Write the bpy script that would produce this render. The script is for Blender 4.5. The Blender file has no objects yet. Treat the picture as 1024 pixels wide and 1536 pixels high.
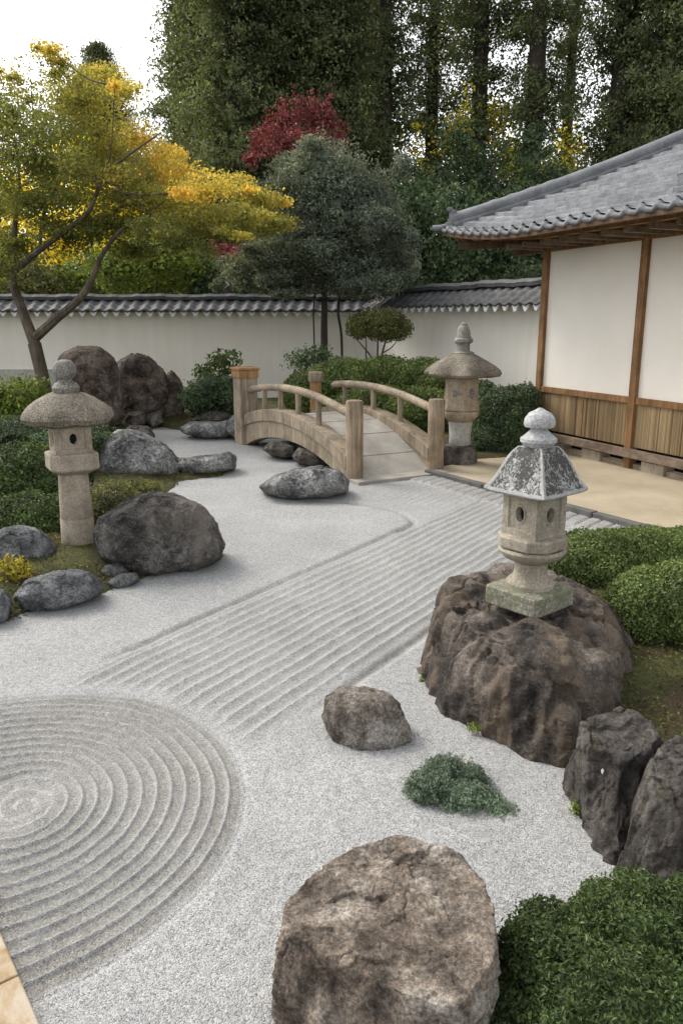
import bpy, bmesh, math, random
import numpy as np
from mathutils import Vector, Matrix
random.seed(7); RNG = np.random.default_rng(7)
SC = bpy.context.scene; COL = SC.collection
# ---------------------------------------------------------------- camera, sky, sun, exposure
H = 2.2; FPX = 1170.0; PITCH = math.radians(13.8)
cd = bpy.data.cameras.new('camera'); cam = bpy.data.objects.new('camera', cd); COL.objects.link(cam)
cam.location = (0, 0, H); cam.rotation_euler = (math.pi/2 - PITCH, 0, 0)
cd.sensor_fit = 'VERTICAL'; cd.sensor_height = 24; cd.lens = FPX/1536*24
cd.clip_start = 0.05; cd.clip_end = 1000
SC.camera = cam
SUN_EL, SUN_AZ = math.radians(46), math.radians(52)      # behind the garden to the left, through thin cloud
w = bpy.data.worlds.new('World'); SC.world = w; w.use_nodes = True
nt = w.node_tree; bg = nt.nodes['Background']
sky = nt.nodes.new('ShaderNodeTexSky'); sky.sky_type = 'NISHITA'; sky.sun_disc = False
sky.sun_elevation = SUN_EL; sky.sun_rotation = -SUN_AZ
sky.air_density = 1.0; sky.dust_density = 2.0; sky.ozone_density = 1.0
hs = nt.nodes.new('ShaderNodeHueSaturation'); hs.inputs['Saturation'].default_value = 0.12
nt.links.new(sky.outputs[0], hs.inputs['Color']); nt.links.new(hs.outputs[0], bg.inputs[0])
bg.inputs[1].default_value = 0.15
sl = bpy.data.lights.new('sun', 'SUN'); sl.energy = 1.1; sl.angle = math.radians(22); sl.color = (1, .91, .77)
sun = bpy.data.objects.new('sun', sl); COL.objects.link(sun)
sdir = Vector((-math.sin(SUN_AZ)*math.cos(SUN_EL), math.cos(SUN_AZ)*math.cos(SUN_EL), math.sin(SUN_EL)))
sun.rotation_euler = sdir.to_track_quat('Z', 'Y').to_euler(); sun.location = sdir*60
SC.view_settings.view_transform = 'Standard'; SC.view_settings.look = 'None'
SC.view_settings.exposure = 1.15; SC.view_settings.gamma = 1

# ---------------------------------------------------------------- survey: photo points to places in the garden
CP, SP = math.cos(PITCH), math.sin(PITCH)
def ray(px, py):
    u = 768-py
    return np.array([px-512, FPX*CP+u*SP, -FPX*SP+u*CP])
def G(px, py, z=0.0):
    r = ray(px, py); return np.array([0, 0, H]) + r*((z-H)/r[2])
def D(px, py, Y):
    r = ray(px, py); return np.array([0, 0, H]) + r*(Y/r[1])
def depth(P): return P[1]*CP - (P[2]-H)*SP
def mpx(P): return depth(P)/FPX                        # metres per photo pixel at a place

# ---------------------------------------------------------------- noise
def _hash(i, j, k, seed):
    h = (i*374761393 + j*668265263 + k*2147483647 + seed*1274126177) & 0xffffffff
    h = ((h ^ (h >> 13))*1274126177) & 0xffffffff
    return ((h ^ (h >> 16)) & 0xffff)/65535.0
def vnoise(P, seed=0):
    P = np.asarray(P, float); I = np.floor(P).astype(np.int64); F = P-I; F = F*F*(3-2*F)
    i, j, k = I[:, 0], I[:, 1], I[:, 2]; x, y, z = F[:, 0], F[:, 1], F[:, 2]
    def c(a, b, d): return _hash(i+a, j+b, k+d, seed)
    x00 = c(0,0,0)*(1-x)+c(1,0,0)*x; x10 = c(0,1,0)*(1-x)+c(1,1,0)*x
    x01 = c(0,0,1)*(1-x)+c(1,0,1)*x; x11 = c(0,1,1)*(1-x)+c(1,1,1)*x
    return ((x00*(1-y)+x10*y)*(1-z)+(x01*(1-y)+x11*y)*z)*2-1
def fbm(P, octv=4, seed=0, gain=.5, ridge=False):
    P = np.asarray(P, float); s = 0; a = 1.0; t = 0
    for o in range(octv):
        n = vnoise(P*(2.03**o)+o*17.3, seed+o)
        if ridge: n = 1-2*np.abs(n)
        s = s+a*n; t += a; a *= gain
    return s/t

def facets_noise(P, seed=0):
    """broken-rock noise: each cell of a jittered grid is a small tilted plane, with a step where two cells meet"""
    P = np.asarray(P, float); I = np.floor(P).astype(np.int64); best = np.full(len(P), 9e9); out = np.zeros(len(P))
    for a in (-1, 0, 1):
        for b in (-1, 0, 1):
            for c in (-1, 0, 1):
                i, j, k = I[:, 0]+a, I[:, 1]+b, I[:, 2]+c; h = [_hash(i, j, k, seed+q) for q in range(7)]
                d = P-np.stack([i+h[0], j+h[1], k+h[2]], 1); d2 = (d*d).sum(1); t = d[:, 0]*(h[3]-.5)+d[:, 1]*(h[4]-.5)+d[:, 2]*(h[5]-.5)
                m = d2 < best; best = np.where(m, d2, best); out = np.where(m, 2*t+(h[6]-.5)*.5, out)
    return out
# ---------------------------------------------------------------- object helpers
def tag(o, label=None, cat=None, group=None, kind=None):
    if label: o['label'] = label
    if cat: o['category'] = cat
    if group: o['group'] = group
    if kind: o['kind'] = kind
    return o
def thing(name, label, cat, loc=(0, 0, 0), group=None):
    o = bpy.data.objects.new(name, None); COL.objects.link(o); o.location = [float(v) for v in loc]
    o.empty_display_size = .1
    return tag(o, label, cat, group)
def mesh_np(name, V, faces, mat, parent=None, smooth=False, attrs=None):
    """faces: list of int arrays (n,k). attrs: name -> per-vertex float array. Coordinates are world coordinates."""
    V = np.asarray(V, np.float32)
    off = np.zeros(3, np.float32) if parent is None else np.array(root_loc(parent), np.float32)
    V = V - off
    me = bpy.data.meshes.new(name); me.vertices.add(len(V)); me.vertices.foreach_set('co', V.ravel())
    faces = [np.asarray(f, np.int32) for f in faces if len(f)]
    nl = sum(f.size for f in faces); me.loops.add(nl)
    me.loops.foreach_set('vertex_index', np.concatenate([f.ravel() for f in faces]))
    tot = np.concatenate([np.full(len(f), f.shape[1], np.int32) for f in faces])
    st = np.concatenate([[0], np.cumsum(tot)[:-1]]).astype(np.int32)
    me.polygons.add(len(tot)); me.polygons.foreach_set('loop_start', st); me.polygons.foreach_set('loop_total', tot)
    me.polygons.foreach_set('use_smooth', np.full(len(tot), smooth, bool))
    for k, v in (attrs or {}).items():
        a = me.attributes.new(k, 'FLOAT', 'POINT'); a.data.foreach_set('value', np.asarray(v, np.float32))
    me.update(calc_edges=True)
    o = bpy.data.objects.new(name, me); COL.objects.link(o)
    if mat: me.materials.append(mat)
    if parent is not None: o.parent = parent
    return o
def root_loc(o):
    p = Vector((0, 0, 0))
    while o is not None: p = p + o.location; o = o.parent
    return p
class MB:
    """collects shapes in world coordinates and links them as ONE mesh object"""
    def __init__(s): s.v = []; s.f = []; s.n = 0; s.a = []; s.cur = 0.0
    def add(s, V, F):
        s.v.append(np.asarray(V, float)); s.a.append(np.full(len(V), s.cur))
        for f in F: s.f.append([i+s.n for i in f])
        s.n += len(V); return s
    def hexa(s, P):                                    # 8 corners: bottom ring 0-3, top ring 4-7
        return s.add(P, [(3,2,1,0),(4,5,6,7),(0,1,5,4),(1,2,6,5),(2,3,7,6),(3,0,4,7)])
    def box(s, fr, a0, a1, b0, b1, z0, z1):
        return s.hexa([fr(a,b,z) for z in (z0,z1) for a,b in ((a0,b0),(a1,b0),(a1,b1),(a0,b1))])
    def rings(s, R, cap0=True, cap1=True):             # lofted closed rings
        n = len(R[0]); V = np.concatenate(R); F = []
        for k in range(len(R)-1):
            for i in range(n):
                j = (i+1) % n; F.append((k*n+i, k*n+j, (k+1)*n+j, (k+1)*n+i))
        if cap0: F.append(tuple(range(n-1, -1, -1)))
        if cap1: F.append(tuple((len(R)-1)*n+i for i in range(n)))
        return s.add(V, F)
    def lathe(s, c, prof, n=32, mod=None, rot=0.0):    # prof: (r,z) pairs
        a = np.arange(n)/n*2*math.pi+rot; R = []
        for r, z in prof:
            rr = r*(mod(a, r) if mod else np.ones(n)); R.append(np.c_[c[0]+rr*np.cos(a), c[1]+rr*np.sin(a), np.full(n, c[2]+z)])
        return s.rings(R)
    def ngon(s, c, prof, n=4, rot=0.0, cham=0.0):      # (half width across corners radius, z); cham rounds corners
        R = []
        for r, z in prof:
            pts = []
            for k in range(n):
                a = rot+k*2*math.pi/n
                if cham:
                    d = cham
                    for sg in (-1, 1): pts.append((c[0]+r*math.cos(a+sg*d)*(1-d*.35), c[1]+r*math.sin(a+sg*d)*(1-d*.35), c[2]+z))
                else: pts.append((c[0]+r*math.cos(a), c[1]+r*math.sin(a), c[2]+z))
            R.append(np.array(pts))
        return s.rings(R)
    def tube(s, pts, rad, n=10, caps=True):
        pts = np.asarray(pts, float); rad = np.broadcast_to(rad, len(pts)); R = []; up0 = None
        for i, p in enumerate(pts):
            t = pts[min(i+1, len(pts)-1)]-pts[max(i-1, 0)]; t = t/(np.linalg.norm(t)+1e-9)
            if up0 is None: up0 = np.array([0, 0, 1.]) if abs(t[2]) < .9 else np.array([1., 0, 0])
            x = np.cross(up0, t); x /= np.linalg.norm(x)+1e-9; y = np.cross(t, x); up0 = y
            a = np.arange(n)/n*2*math.pi
            R.append(p+rad[i]*(np.cos(a)[:, None]*x+np.sin(a)[:, None]*y))
        return s.rings(R, caps, caps)
    def build(s, name, mat, parent=None, smooth=False, bevel=0.0, angle=35):
        off = np.zeros(3) if parent is None else np.array(root_loc(parent))
        me = bpy.data.meshes.new(name); me.from_pydata((np.concatenate(s.v)-off).tolist(), [], s.f)
        if any(x.any() for x in s.a):
            at = me.attributes.new('tint', 'FLOAT', 'POINT'); at.data.foreach_set('value', np.concatenate(s.a).astype(np.float32))
        bm = bmesh.new(); bm.from_mesh(me); bmesh.ops.recalc_face_normals(bm, faces=bm.faces[:])
        if smooth:
            for f in bm.faces: f.smooth = True
            for e in bm.edges:
                if len(e.link_faces) == 2 and e.calc_face_angle(0) > math.radians(angle): e.smooth = False
        bm.to_mesh(me); bm.free()
        o = bpy.data.objects.new(name, me); COL.objects.link(o); me.materials.append(mat)
        if parent is not None: o.parent = parent
        if bevel:
            m = o.modifiers.new('bevel', 'BEVEL'); m.width = bevel; m.segments = 2; m.limit_method = 'ANGLE'; m.angle_limit = math.radians(40)
        return o
def smooth_path(pts, k=5):
    pts = np.asarray(pts, float); out = []
    P = np.vstack([2*pts[0]-pts[1], pts, 2*pts[-1]-pts[-2]])
    for i in range(1, len(P)-2):
        for t in np.arange(k)/k:
            a, b, c, d = P[i-1:i+3]
            out.append(.5*((2*b)+(-a+c)*t+(2*a-5*b+4*c-d)*t*t+(-a+3*b-3*c+d)*t**3))
    out.append(P[-2]); return np.array(out)
def ico(sub):
    bm = bmesh.new(); bmesh.ops.create_icosphere(bm, subdivisions=sub, radius=1)
    V = np.array([v.co[:] for v in bm.verts]); F = np.array([[v.index for v in f.verts] for f in bm.faces]); bm.free()
    return V/np.linalg.norm(V, axis=1)[:, None], F
ICO = {k: ico(k) for k in (3, 4, 6, 7)}

# ---------------------------------------------------------------- materials
class Mat:
    def __init__(s, name):
        s.m = bpy.data.materials.new(name); s.m.use_nodes = True; s.t = s.m.node_tree; s.b = s.t.nodes['Principled BSDF']
        s.out = s.t.nodes['Material Output']; s.tc = s.t.nodes.new('ShaderNodeTexCoord')
        s.b.inputs['Roughness'].default_value = .85; s.b.inputs['Specular IOR Level'].default_value = .25
    def n(s, ty, **kw):
        x = s.t.nodes.new(ty)
        for k, v in kw.items():
            if k in x.inputs: x.inputs[k].default_value = v
            else: setattr(x, k, v)
        return x
    def l(s, a, b): s.t.links.new(a, b)
    def co(s, sc=(1, 1, 1)):
        mp = s.n('ShaderNodeMapping'); mp.inputs['Scale'].default_value = sc; s.l(s.tc.outputs['Object'], mp.inputs[0]); return mp.outputs[0]
    def noise(s, scale, detail=4, rough=.55, sc=(1, 1, 1), dist=0.0):
        x = s.n('ShaderNodeTexNoise', Scale=scale, Detail=detail, Roughness=rough, Distortion=dist); s.l(s.co(sc), x.inputs['Vector']); return x.outputs['Fac']
    def voro(s, scale, feature='F1', out='Distance', sc=(1, 1, 1)):
        x = s.n('ShaderNodeTexVoronoi', Scale=scale); x.feature = feature; s.l(s.co(sc), x.inputs['Vector']); return x.outputs[out]
    def ramp(s, fac, stops, interp='LINEAR'):
        x = s.n('ShaderNodeValToRGB'); x.color_ramp.interpolation = interp; e = x.color_ramp.elements
        while len(e) < len(stops): e.new(.5)
        for i, (p, c) in enumerate(stops): e[i].position = p; e[i].color = (*c, 1) if len(c) == 3 else c
        s.l(fac, x.inputs[0]); return x.outputs[0]
    def mix(s, fac, a, b, mode='MIX'):
        x = s.n('ShaderNodeMix', data_type='RGBA', blend_type=mode)
        for inp, v in ((0, fac), (6, a), (7, b)):
            if isinstance(v, (int, float)): x.inputs[inp].default_value = v
            elif isinstance(v, tuple): x.inputs[inp].default_value = (*v, 1)
            else: s.l(v, x.inputs[inp])
        return x.outputs[2]
    def math(s, op, a, b=0.0, clamp=False):
        x = s.n('ShaderNodeMath', operation=op); x.use_clamp = clamp
        for i, v in ((0, a), (1, b)):
            if isinstance(v, (int, float)): x.inputs[i].default_value = v
            else: s.l(v, x.inputs[i])
        return x.outputs[0]
    def attr(s, name): return s.n('ShaderNodeAttribute', attribute_name=name).outputs['Fac']
    def base(s, c):
        if isinstance(c, tuple): s.b.inputs['Base Color'].default_value = (*c, 1)
        else: s.l(c, s.b.inputs['Base Color'])
        return s
    def bump(s, h, dist=.01, strength=1.0, prev=None):
        x = s.n('ShaderNodeBump', Distance=dist, Strength=strength); s.l(h, x.inputs['Height'])
        if prev is not None: s.l(prev, x.inputs['Normal'])
        s.l(x.outputs[0], s.b.inputs['Normal']); return x.outputs[0]
def bw(v): return (v, v, v)
def rock_mat(name, dark, mid, light, speck=.5, streak=None, moss=None, scale=1.0, lichen=0.0):
    m = Mat(name)
    c = m.ramp(m.noise(2.2*scale, 6, .62), [(.37, dark), (.5, mid), (.63, light)])
    c2 = m.ramp(m.noise(9*scale, 7, .7, dist=.4), [(.38, bw(.38)), (.5, bw(1.)), (.63, bw(1.5))]); c = m.mix(.85, c, c2, 'MULTIPLY')
    sp = m.ramp(m.noise(60*scale, 5, .85), [(.38, bw(.25)), (.5, bw(1)), (.62, bw(2.0))]); c = m.mix(speck, c, sp, 'MULTIPLY')
    if streak:
        f = m.ramp(m.noise(3.5, 6, .6, sc=(1, 1, .22), dist=.6), [(.5, bw(0)), (.64, bw(.8))]); c = m.mix(f, c, streak)
    if lichen:
        f = m.ramp(m.noise(26*scale, 8, .78), [(.55, bw(0)), (.62, bw(lichen))]); c = m.mix(f, c, (.42, .41, .38))
    if moss:
        f = m.ramp(m.noise(5, 5, .7), [(.56, bw(0)), (.68, bw(.65))]); c = m.mix(f, c, moss)
    m.base(c); b1 = m.bump(m.noise(12*scale, 8, .7, dist=.3), .09/scale**.5, .9)
    b2 = m.bump(m.noise(90*scale, 4, .75), .010/scale**.5, .8, b1)
    m.b.inputs['Roughness'].default_value = .8; m.b.inputs['Specular IOR Level'].default_value = .3
    return m.m
def wood_mat(name, c0, c1, c2, axis=2, scale=1.0, rough=.75):
    m = Mat(name); sc = [14*scale]*3; sc[axis] = .9*scale; sc = tuple(sc)
    g = m.noise(1.6, 7, .65, sc=sc, dist=.8); c = m.ramp(g, [(.3, c0), (.5, c1), (.72, c2)])
    blot = m.ramp(m.noise(2.6, 6, .65), [(.36, bw(.55)), (.6, bw(1.15))]); c = m.mix(.8, c, blot, 'MULTIPLY'); m.base(c)
    m.bump(g, .006, .8); m.b.inputs['Roughness'].default_value = rough; return m.m
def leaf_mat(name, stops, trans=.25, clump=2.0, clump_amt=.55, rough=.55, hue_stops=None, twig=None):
    """stops: colour over the per-leaf tint 0..1; hue attribute shifts whole sprays towards autumn colours and, on the maple, a painted backlight glow"""
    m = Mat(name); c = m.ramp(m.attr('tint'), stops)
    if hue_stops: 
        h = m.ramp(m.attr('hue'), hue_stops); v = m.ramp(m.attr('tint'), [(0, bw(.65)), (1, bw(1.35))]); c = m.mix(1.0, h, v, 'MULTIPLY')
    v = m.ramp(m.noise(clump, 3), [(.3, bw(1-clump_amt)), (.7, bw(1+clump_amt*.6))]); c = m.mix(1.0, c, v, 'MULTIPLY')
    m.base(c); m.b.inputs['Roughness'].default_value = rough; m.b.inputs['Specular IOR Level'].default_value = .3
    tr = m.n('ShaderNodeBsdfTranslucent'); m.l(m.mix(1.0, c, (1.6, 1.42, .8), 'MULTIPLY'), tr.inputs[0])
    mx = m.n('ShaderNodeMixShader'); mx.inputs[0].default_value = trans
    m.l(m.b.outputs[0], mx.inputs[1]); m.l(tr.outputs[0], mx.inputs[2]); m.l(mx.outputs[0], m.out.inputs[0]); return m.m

M = {}
# ================================================================ GROUND
RC = np.array([-1.66, 3.15]); RR = 1.2
TB = np.array([.55, .835]); QB = np.array([.835, -.55]); Q0, Q1 = -3.93, -2.42
K0 = G(640, 712)[:2]; K1 = G(960, 797)[:2]; KD = (K1-K0)/np.linalg.norm(K1-K0); KN = np.array([-KD[1], KD[0]])
if KN[0] < 0: KN = -KN                                    # towards the sand court
def sstep(a, b, x): t = np.clip((x-a)/(b-a), 0, 1); return t*t*(3-2*t)
def gravel_height(x, y):
    n3 = np.c_[x, y, np.zeros_like(x)]
    wob = fbm(n3*1.7, 3, 3)*.010 + fbm(n3*6, 2, 5)*.004
    r = np.hypot(x-RC[0], y-RC[1]) + wob
    q = x*QB[0]+y*QB[1] + wob*.9; s = x*TB[0]+y*TB[1]
    fin = np.clip(1-r/RR, 0, 1); cx = RC[0]+.20*fin; cy = RC[1]+.07*fin; re_ = np.hypot(x-cx, y-cy)+wob
    ang = np.arctan2(y-cy, x-cx)
    rs = re_ + .08*ang/(2*math.pi)*sstep(.55, .3, re_)
    mr = sstep(RR+.02, RR-.03, r)
    wear = .75+.25*np.clip(fbm(n3*2.3, 3, 9)*1.6+.5, 0, 1)
    ph = ((rs-RR)/.08) % 1.0; cr = np.exp(-(np.minimum(ph, 1-ph)/.13)**1.4)
    ring = cr*.019*mr*wear*sstep(.10, .30, re_)+sstep(.35, .1, re_)*fbm(n3*9, 3, 77)*.02
    kd = (x-K0[0])*KN[0]+(y-K0[1])*KN[1]                   # negative on the gravel side
    far = sstep(-.42, -.52, kd)
    mb = sstep(Q0-.0, Q0+.05, q)*sstep(Q1+.02, Q1-.12, q)*sstep(RR+.02, RR+.22, r)*far*sstep(1.5, 2.4, s)
    ext = sstep(Q0-1.6, Q0-.9, q)*sstep(Q0+.05, Q0-.0, q)*sstep(8.0, 8.6, s)*far*.55   # fainter lines at the far end
    mb = np.maximum(mb, ext*(q < Q0))
    cb = 1-np.abs(np.sin(math.pi*(q-Q0)/.107))**.8
    band = cb*.019*mb*wear
    gl = -.028*np.exp(-((q-Q0+.035)/.035)**2)*sstep(3.0, 3.6, s)*sstep(7.35, 7.0, s)
    gl += -.03*np.exp(-((q-Q1-.02)/.04)**2)*sstep(3.1, 3.9, s)*sstep(5.4, 4.9, s)
    gl += .004*np.exp(-((r-RR-.05)/.06)**2) - .008*np.exp(-((r-RR+.0)/.02)**2)
    e = math.hypot(1, 0)
    # groove that turns back at the far end of the band
    cv = smooth_path([G(*q) for q in ((465, 751), (525, 755), (585, 765), (612, 775), (619, 785), (600, 796))], 5)[:, :2]
    dm = np.full(x.shape, 9.0)
    for a, b in zip(cv[:-1], cv[1:]):
        ab = b-a; t = np.clip(((x-a[0])*ab[0]+(y-a[1])*ab[1])/(ab@ab), 0, 1); dm = np.minimum(dm, np.hypot(x-a[0]-t*ab[0], y-a[1]-t*ab[1]))
    gl += -.035*np.exp(-(dm/.04)**2)
    along = (x-K0[0])*KD[0]+(y-K0[1])*KD[1]
    ms = sstep(-.46, -.42, kd)*sstep(.0, -.05, kd)*sstep(.05, .2, along)
    strip = ms*(.03+(-np.abs(np.sin(math.pi*along/.17))**.5*.0+ -.022*np.exp(-((((along+.35*kd)/.17+.5) % 1-.5)/.09)**2)))
    flat = fbm(n3*1.1, 3, 21)*.016 + fbm(n3*5.0, 3, 22)*.007 + fbm(n3*22, 2, 23)*.0035
    sweep = np.sin((x*.5+y*1.0)*20+fbm(n3*1.2, 2, 31)*5)*.004*sstep(.1, .6, r-RR)*(1-mb)*sstep(Q1-.02, Q1+.1, q)
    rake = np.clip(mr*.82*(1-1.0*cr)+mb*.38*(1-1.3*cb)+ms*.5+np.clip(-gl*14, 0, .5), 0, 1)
    return .0+ring+band+gl+strip+flat+sweep, rake, ring+band
st_ = np.concatenate([np.full(330, .0044), np.full(560, .0021), np.full(360, .0042)]); ys = .45*np.exp(np.cumsum(st_)); xr = np.concatenate([np.linspace(-1.05, -.8, 40)[:-1], np.linspace(-.8, .5, 700), np.linspace(.5, .95, 60)[1:]])
yy, xx = np.meshgrid(ys, xr, indexing='ij'); xx = xx*(yy*.62+.9)
x, y = xx.ravel(), yy.ravel(); z, rake, rd = gravel_height(x, y)
ny, nx = xx.shape; idx = np.arange(ny*nx).reshape(ny, nx)
F = np.c_[idx[:-1, :-1].ravel(), idx[:-1, 1:].ravel(), idx[1:, 1:].ravel(), idx[1:, :-1].ravel()]
m = Mat('raked_gravel')
pc = m.n('ShaderNodeTexVoronoi', Scale=200.0); m.l(m.co(), pc.inputs['Vector'])
sep = m.n('ShaderNodeSeparateColor'); m.l(pc.outputs['Color'], sep.inputs[0])
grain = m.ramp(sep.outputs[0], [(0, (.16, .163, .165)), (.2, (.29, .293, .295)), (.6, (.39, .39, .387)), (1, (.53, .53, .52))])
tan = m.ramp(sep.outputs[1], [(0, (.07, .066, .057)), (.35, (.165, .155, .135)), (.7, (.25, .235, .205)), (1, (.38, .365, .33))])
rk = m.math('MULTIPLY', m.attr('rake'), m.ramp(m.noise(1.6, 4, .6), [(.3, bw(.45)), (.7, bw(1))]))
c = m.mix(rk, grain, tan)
c = m.mix(.8, c, m.ramp(m.noise(1.1, 5, .6), [(.3, bw(.84)), (.7, bw(1.08))]), 'MULTIPLY'); 
c = m.mix(.7, c, m.ramp(m.noise(28, 3, .7), [(.36, bw(.8)), (.6, bw(1.06))]), 'MULTIPLY'); m.base(c)
hb = m.math('SUBTRACT', 1.0, pc.outputs['Distance']); m.bump(hb, .006, .7); m.b.inputs['Roughness'].default_value = .9
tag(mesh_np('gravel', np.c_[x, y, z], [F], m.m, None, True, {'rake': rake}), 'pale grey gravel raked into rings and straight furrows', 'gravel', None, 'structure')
M['gravel'] = m.m
# earth to the horizon
m = Mat('earth'); m.base(m.ramp(m.noise(.8, 6), [(.3, (.05, .05, .03)), (.7, (.10, .09, .05))]))
v = np.array([(-300, -60, -.14), (300, -60, -.14), (300, 400, -.14), (-300, 400, -.14)])
tag(mesh_np('ground', v, [[(0, 1, 2, 3)]], m.m), 'dark earth under the garden and woods', 'ground', None, 'structure')

def sd_poly(x, y, poly):
    poly = np.asarray(poly); d = np.full(x.shape, 1e9); ins = np.zeros(x.shape, bool); n = len(poly)
    for i in range(n):
        a, b = poly[i], poly[(i+1) % n]; ab = b-a
        t = np.clip(((x-a[0])*ab[0]+(y-a[1])*ab[1])/(ab@ab+1e-12), 0, 1)
        d = np.minimum(d, np.hypot(x-a[0]-t*ab[0], y-a[1]-t*ab[1]))
        cnd = ((a[1] > y) != (b[1] > y)) & (x < (b[0]-a[0])*(y-a[1])/(b[1]-a[1]+1e-12)+a[0]); ins ^= cnd
    return np.where(ins, d, -d)
m = Mat('moss_earth')
mo = m.ramp(m.noise(3.2, 7, .7), [(.36, (.085, .06, .032)), (.46, (.07, .06, .026)), (.54, (.075, .082, .026)), (.66, (.13, .125, .04))])
sp = m.ramp(m.noise(80, 3, .8), [(.35, bw(.4)), (.6, bw(1.5))]); m.base(m.mix(.9, mo, sp, 'MULTIPLY')); m.bump(m.noise(60, 6, .8), .03, 1)
M['moss'] = m.m
def bank(name, poly, step, hmax, slope, label, x0, x1, y0, y1, amp=.06):
    gx, gy = np.meshgrid(np.arange(x0, x1, step), np.arange(y0, y1, step)); x, y = gx.ravel(), gy.ravel()
    sd = sd_poly(x, y, poly); z = np.minimum(sd*slope, hmax-.0)
    z = np.where(sd > 0, hmax*(1-np.exp(-sd*slope/hmax)), sd*.5) - .0
    n3 = np.c_[x, y, 0*x]; z = z + (fbm(n3*1.3, 3, 41)*amp+fbm(n3*9, 3, 42)*.02)*np.clip(sd*3+.3, 0, 1)
    ny, nx = gx.shape; idx = np.arange(ny*nx).reshape(ny, nx); ok = sd > -.25
    F = np.c_[idx[:-1, :-1].ravel(), idx[:-1, 1:].ravel(), idx[1:, 1:].ravel(), idx[1:, :-1].ravel()]
    F = F[ok[F].all(1)]; used, inv = np.unique(F, return_inverse=True)
    return tag(mesh_np(name, np.c_[x, y, z][used], [inv.reshape(F.shape)], M['moss'], None, True), label, 'ground', None, 'structure')
left_px = [(-260, 985), (0, 936), (60, 915), (150, 892), (215, 868), (300, 842), (245, 742), (270, 722), (335, 713), (345, 700), (270, 690), (215, 657), (235, 640), (280, 648), (365, 656), (440, 660), (490, 652), (600, 668), (660, 690), (705, 694), (770, 690), (795, 675)]
poly = [G(*q)[:2] for q in left_px]+[np.array(q) for q in ((5, 16), (5, 22.4), (-22, 22.4), (-22, 6), (-9, 4.2))]
bank('moss_bank', poly, .11, .12, .4, 'mossy planted ground along the left and back of the gravel', -22, 5.5, 3.5, 22.5)
rpoly = [(.62, 4.75), (.78, 4.2), (1.1, 3.75), (1.25, 3.1), (1.25, 2.5), (.75, 2.3), (.62, 1.6), (.8, .6), (9, .6), (9, 6.2), (3.6, 7.4), (2.2, 7.0), (1.35, 6.2), (.9, 5.4)]
bank('moss_slope', rpoly, .05, .20, .6, 'brown and green mossy slope behind the right hand rocks', .3, 8, .4, 7.6, .05)
# sand court in front of the house
m = Mat('sand'); c = m.ramp(m.noise(1.3, 6, .6), [(.3, (.36, .30, .21)), (.7, (.49, .42, .31))])
c = m.mix(.6, c, m.ramp(m.noise(120, 2, .8), [(.3, bw(.6)), (.7, bw(1.3))]), 'MULTIPLY'); m.base(c); m.bump(m.noise(40, 6, .8), .02, .6)
A = K0-KD*.05+KN*.04; B = K1+KD*7+KN*.04
def lerp2(a, b, t): return a+(b-a)*t
V = []; nu, nv = 90, 60
E0 = np.array([4.5, 15.5]); E1 = np.array([11., -1.])
for i in range(nu+1):
    for j in range(nv+1):
        p = lerp2(lerp2(A, B, i/nu), lerp2(E0, E1, i/nu), j/nv); V.append((p[0], p[1], 0))
V = np.array(V); V[:, 2] = .035+fbm(V*1.5, 3, 51)*.012
idx = np.arange((nu+1)*(nv+1)).reshape(nu+1, nv+1)
F = np.c_[idx[:-1, :-1].ravel(), idx[:-1, 1:].ravel(), idx[1:, 1:].ravel(), idx[1:, :-1].ravel()]
tag(mesh_np('sand_court', V, [F], m.m, None, True), 'bare tan sand court in front of the house', 'ground', None, 'structure')
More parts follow.
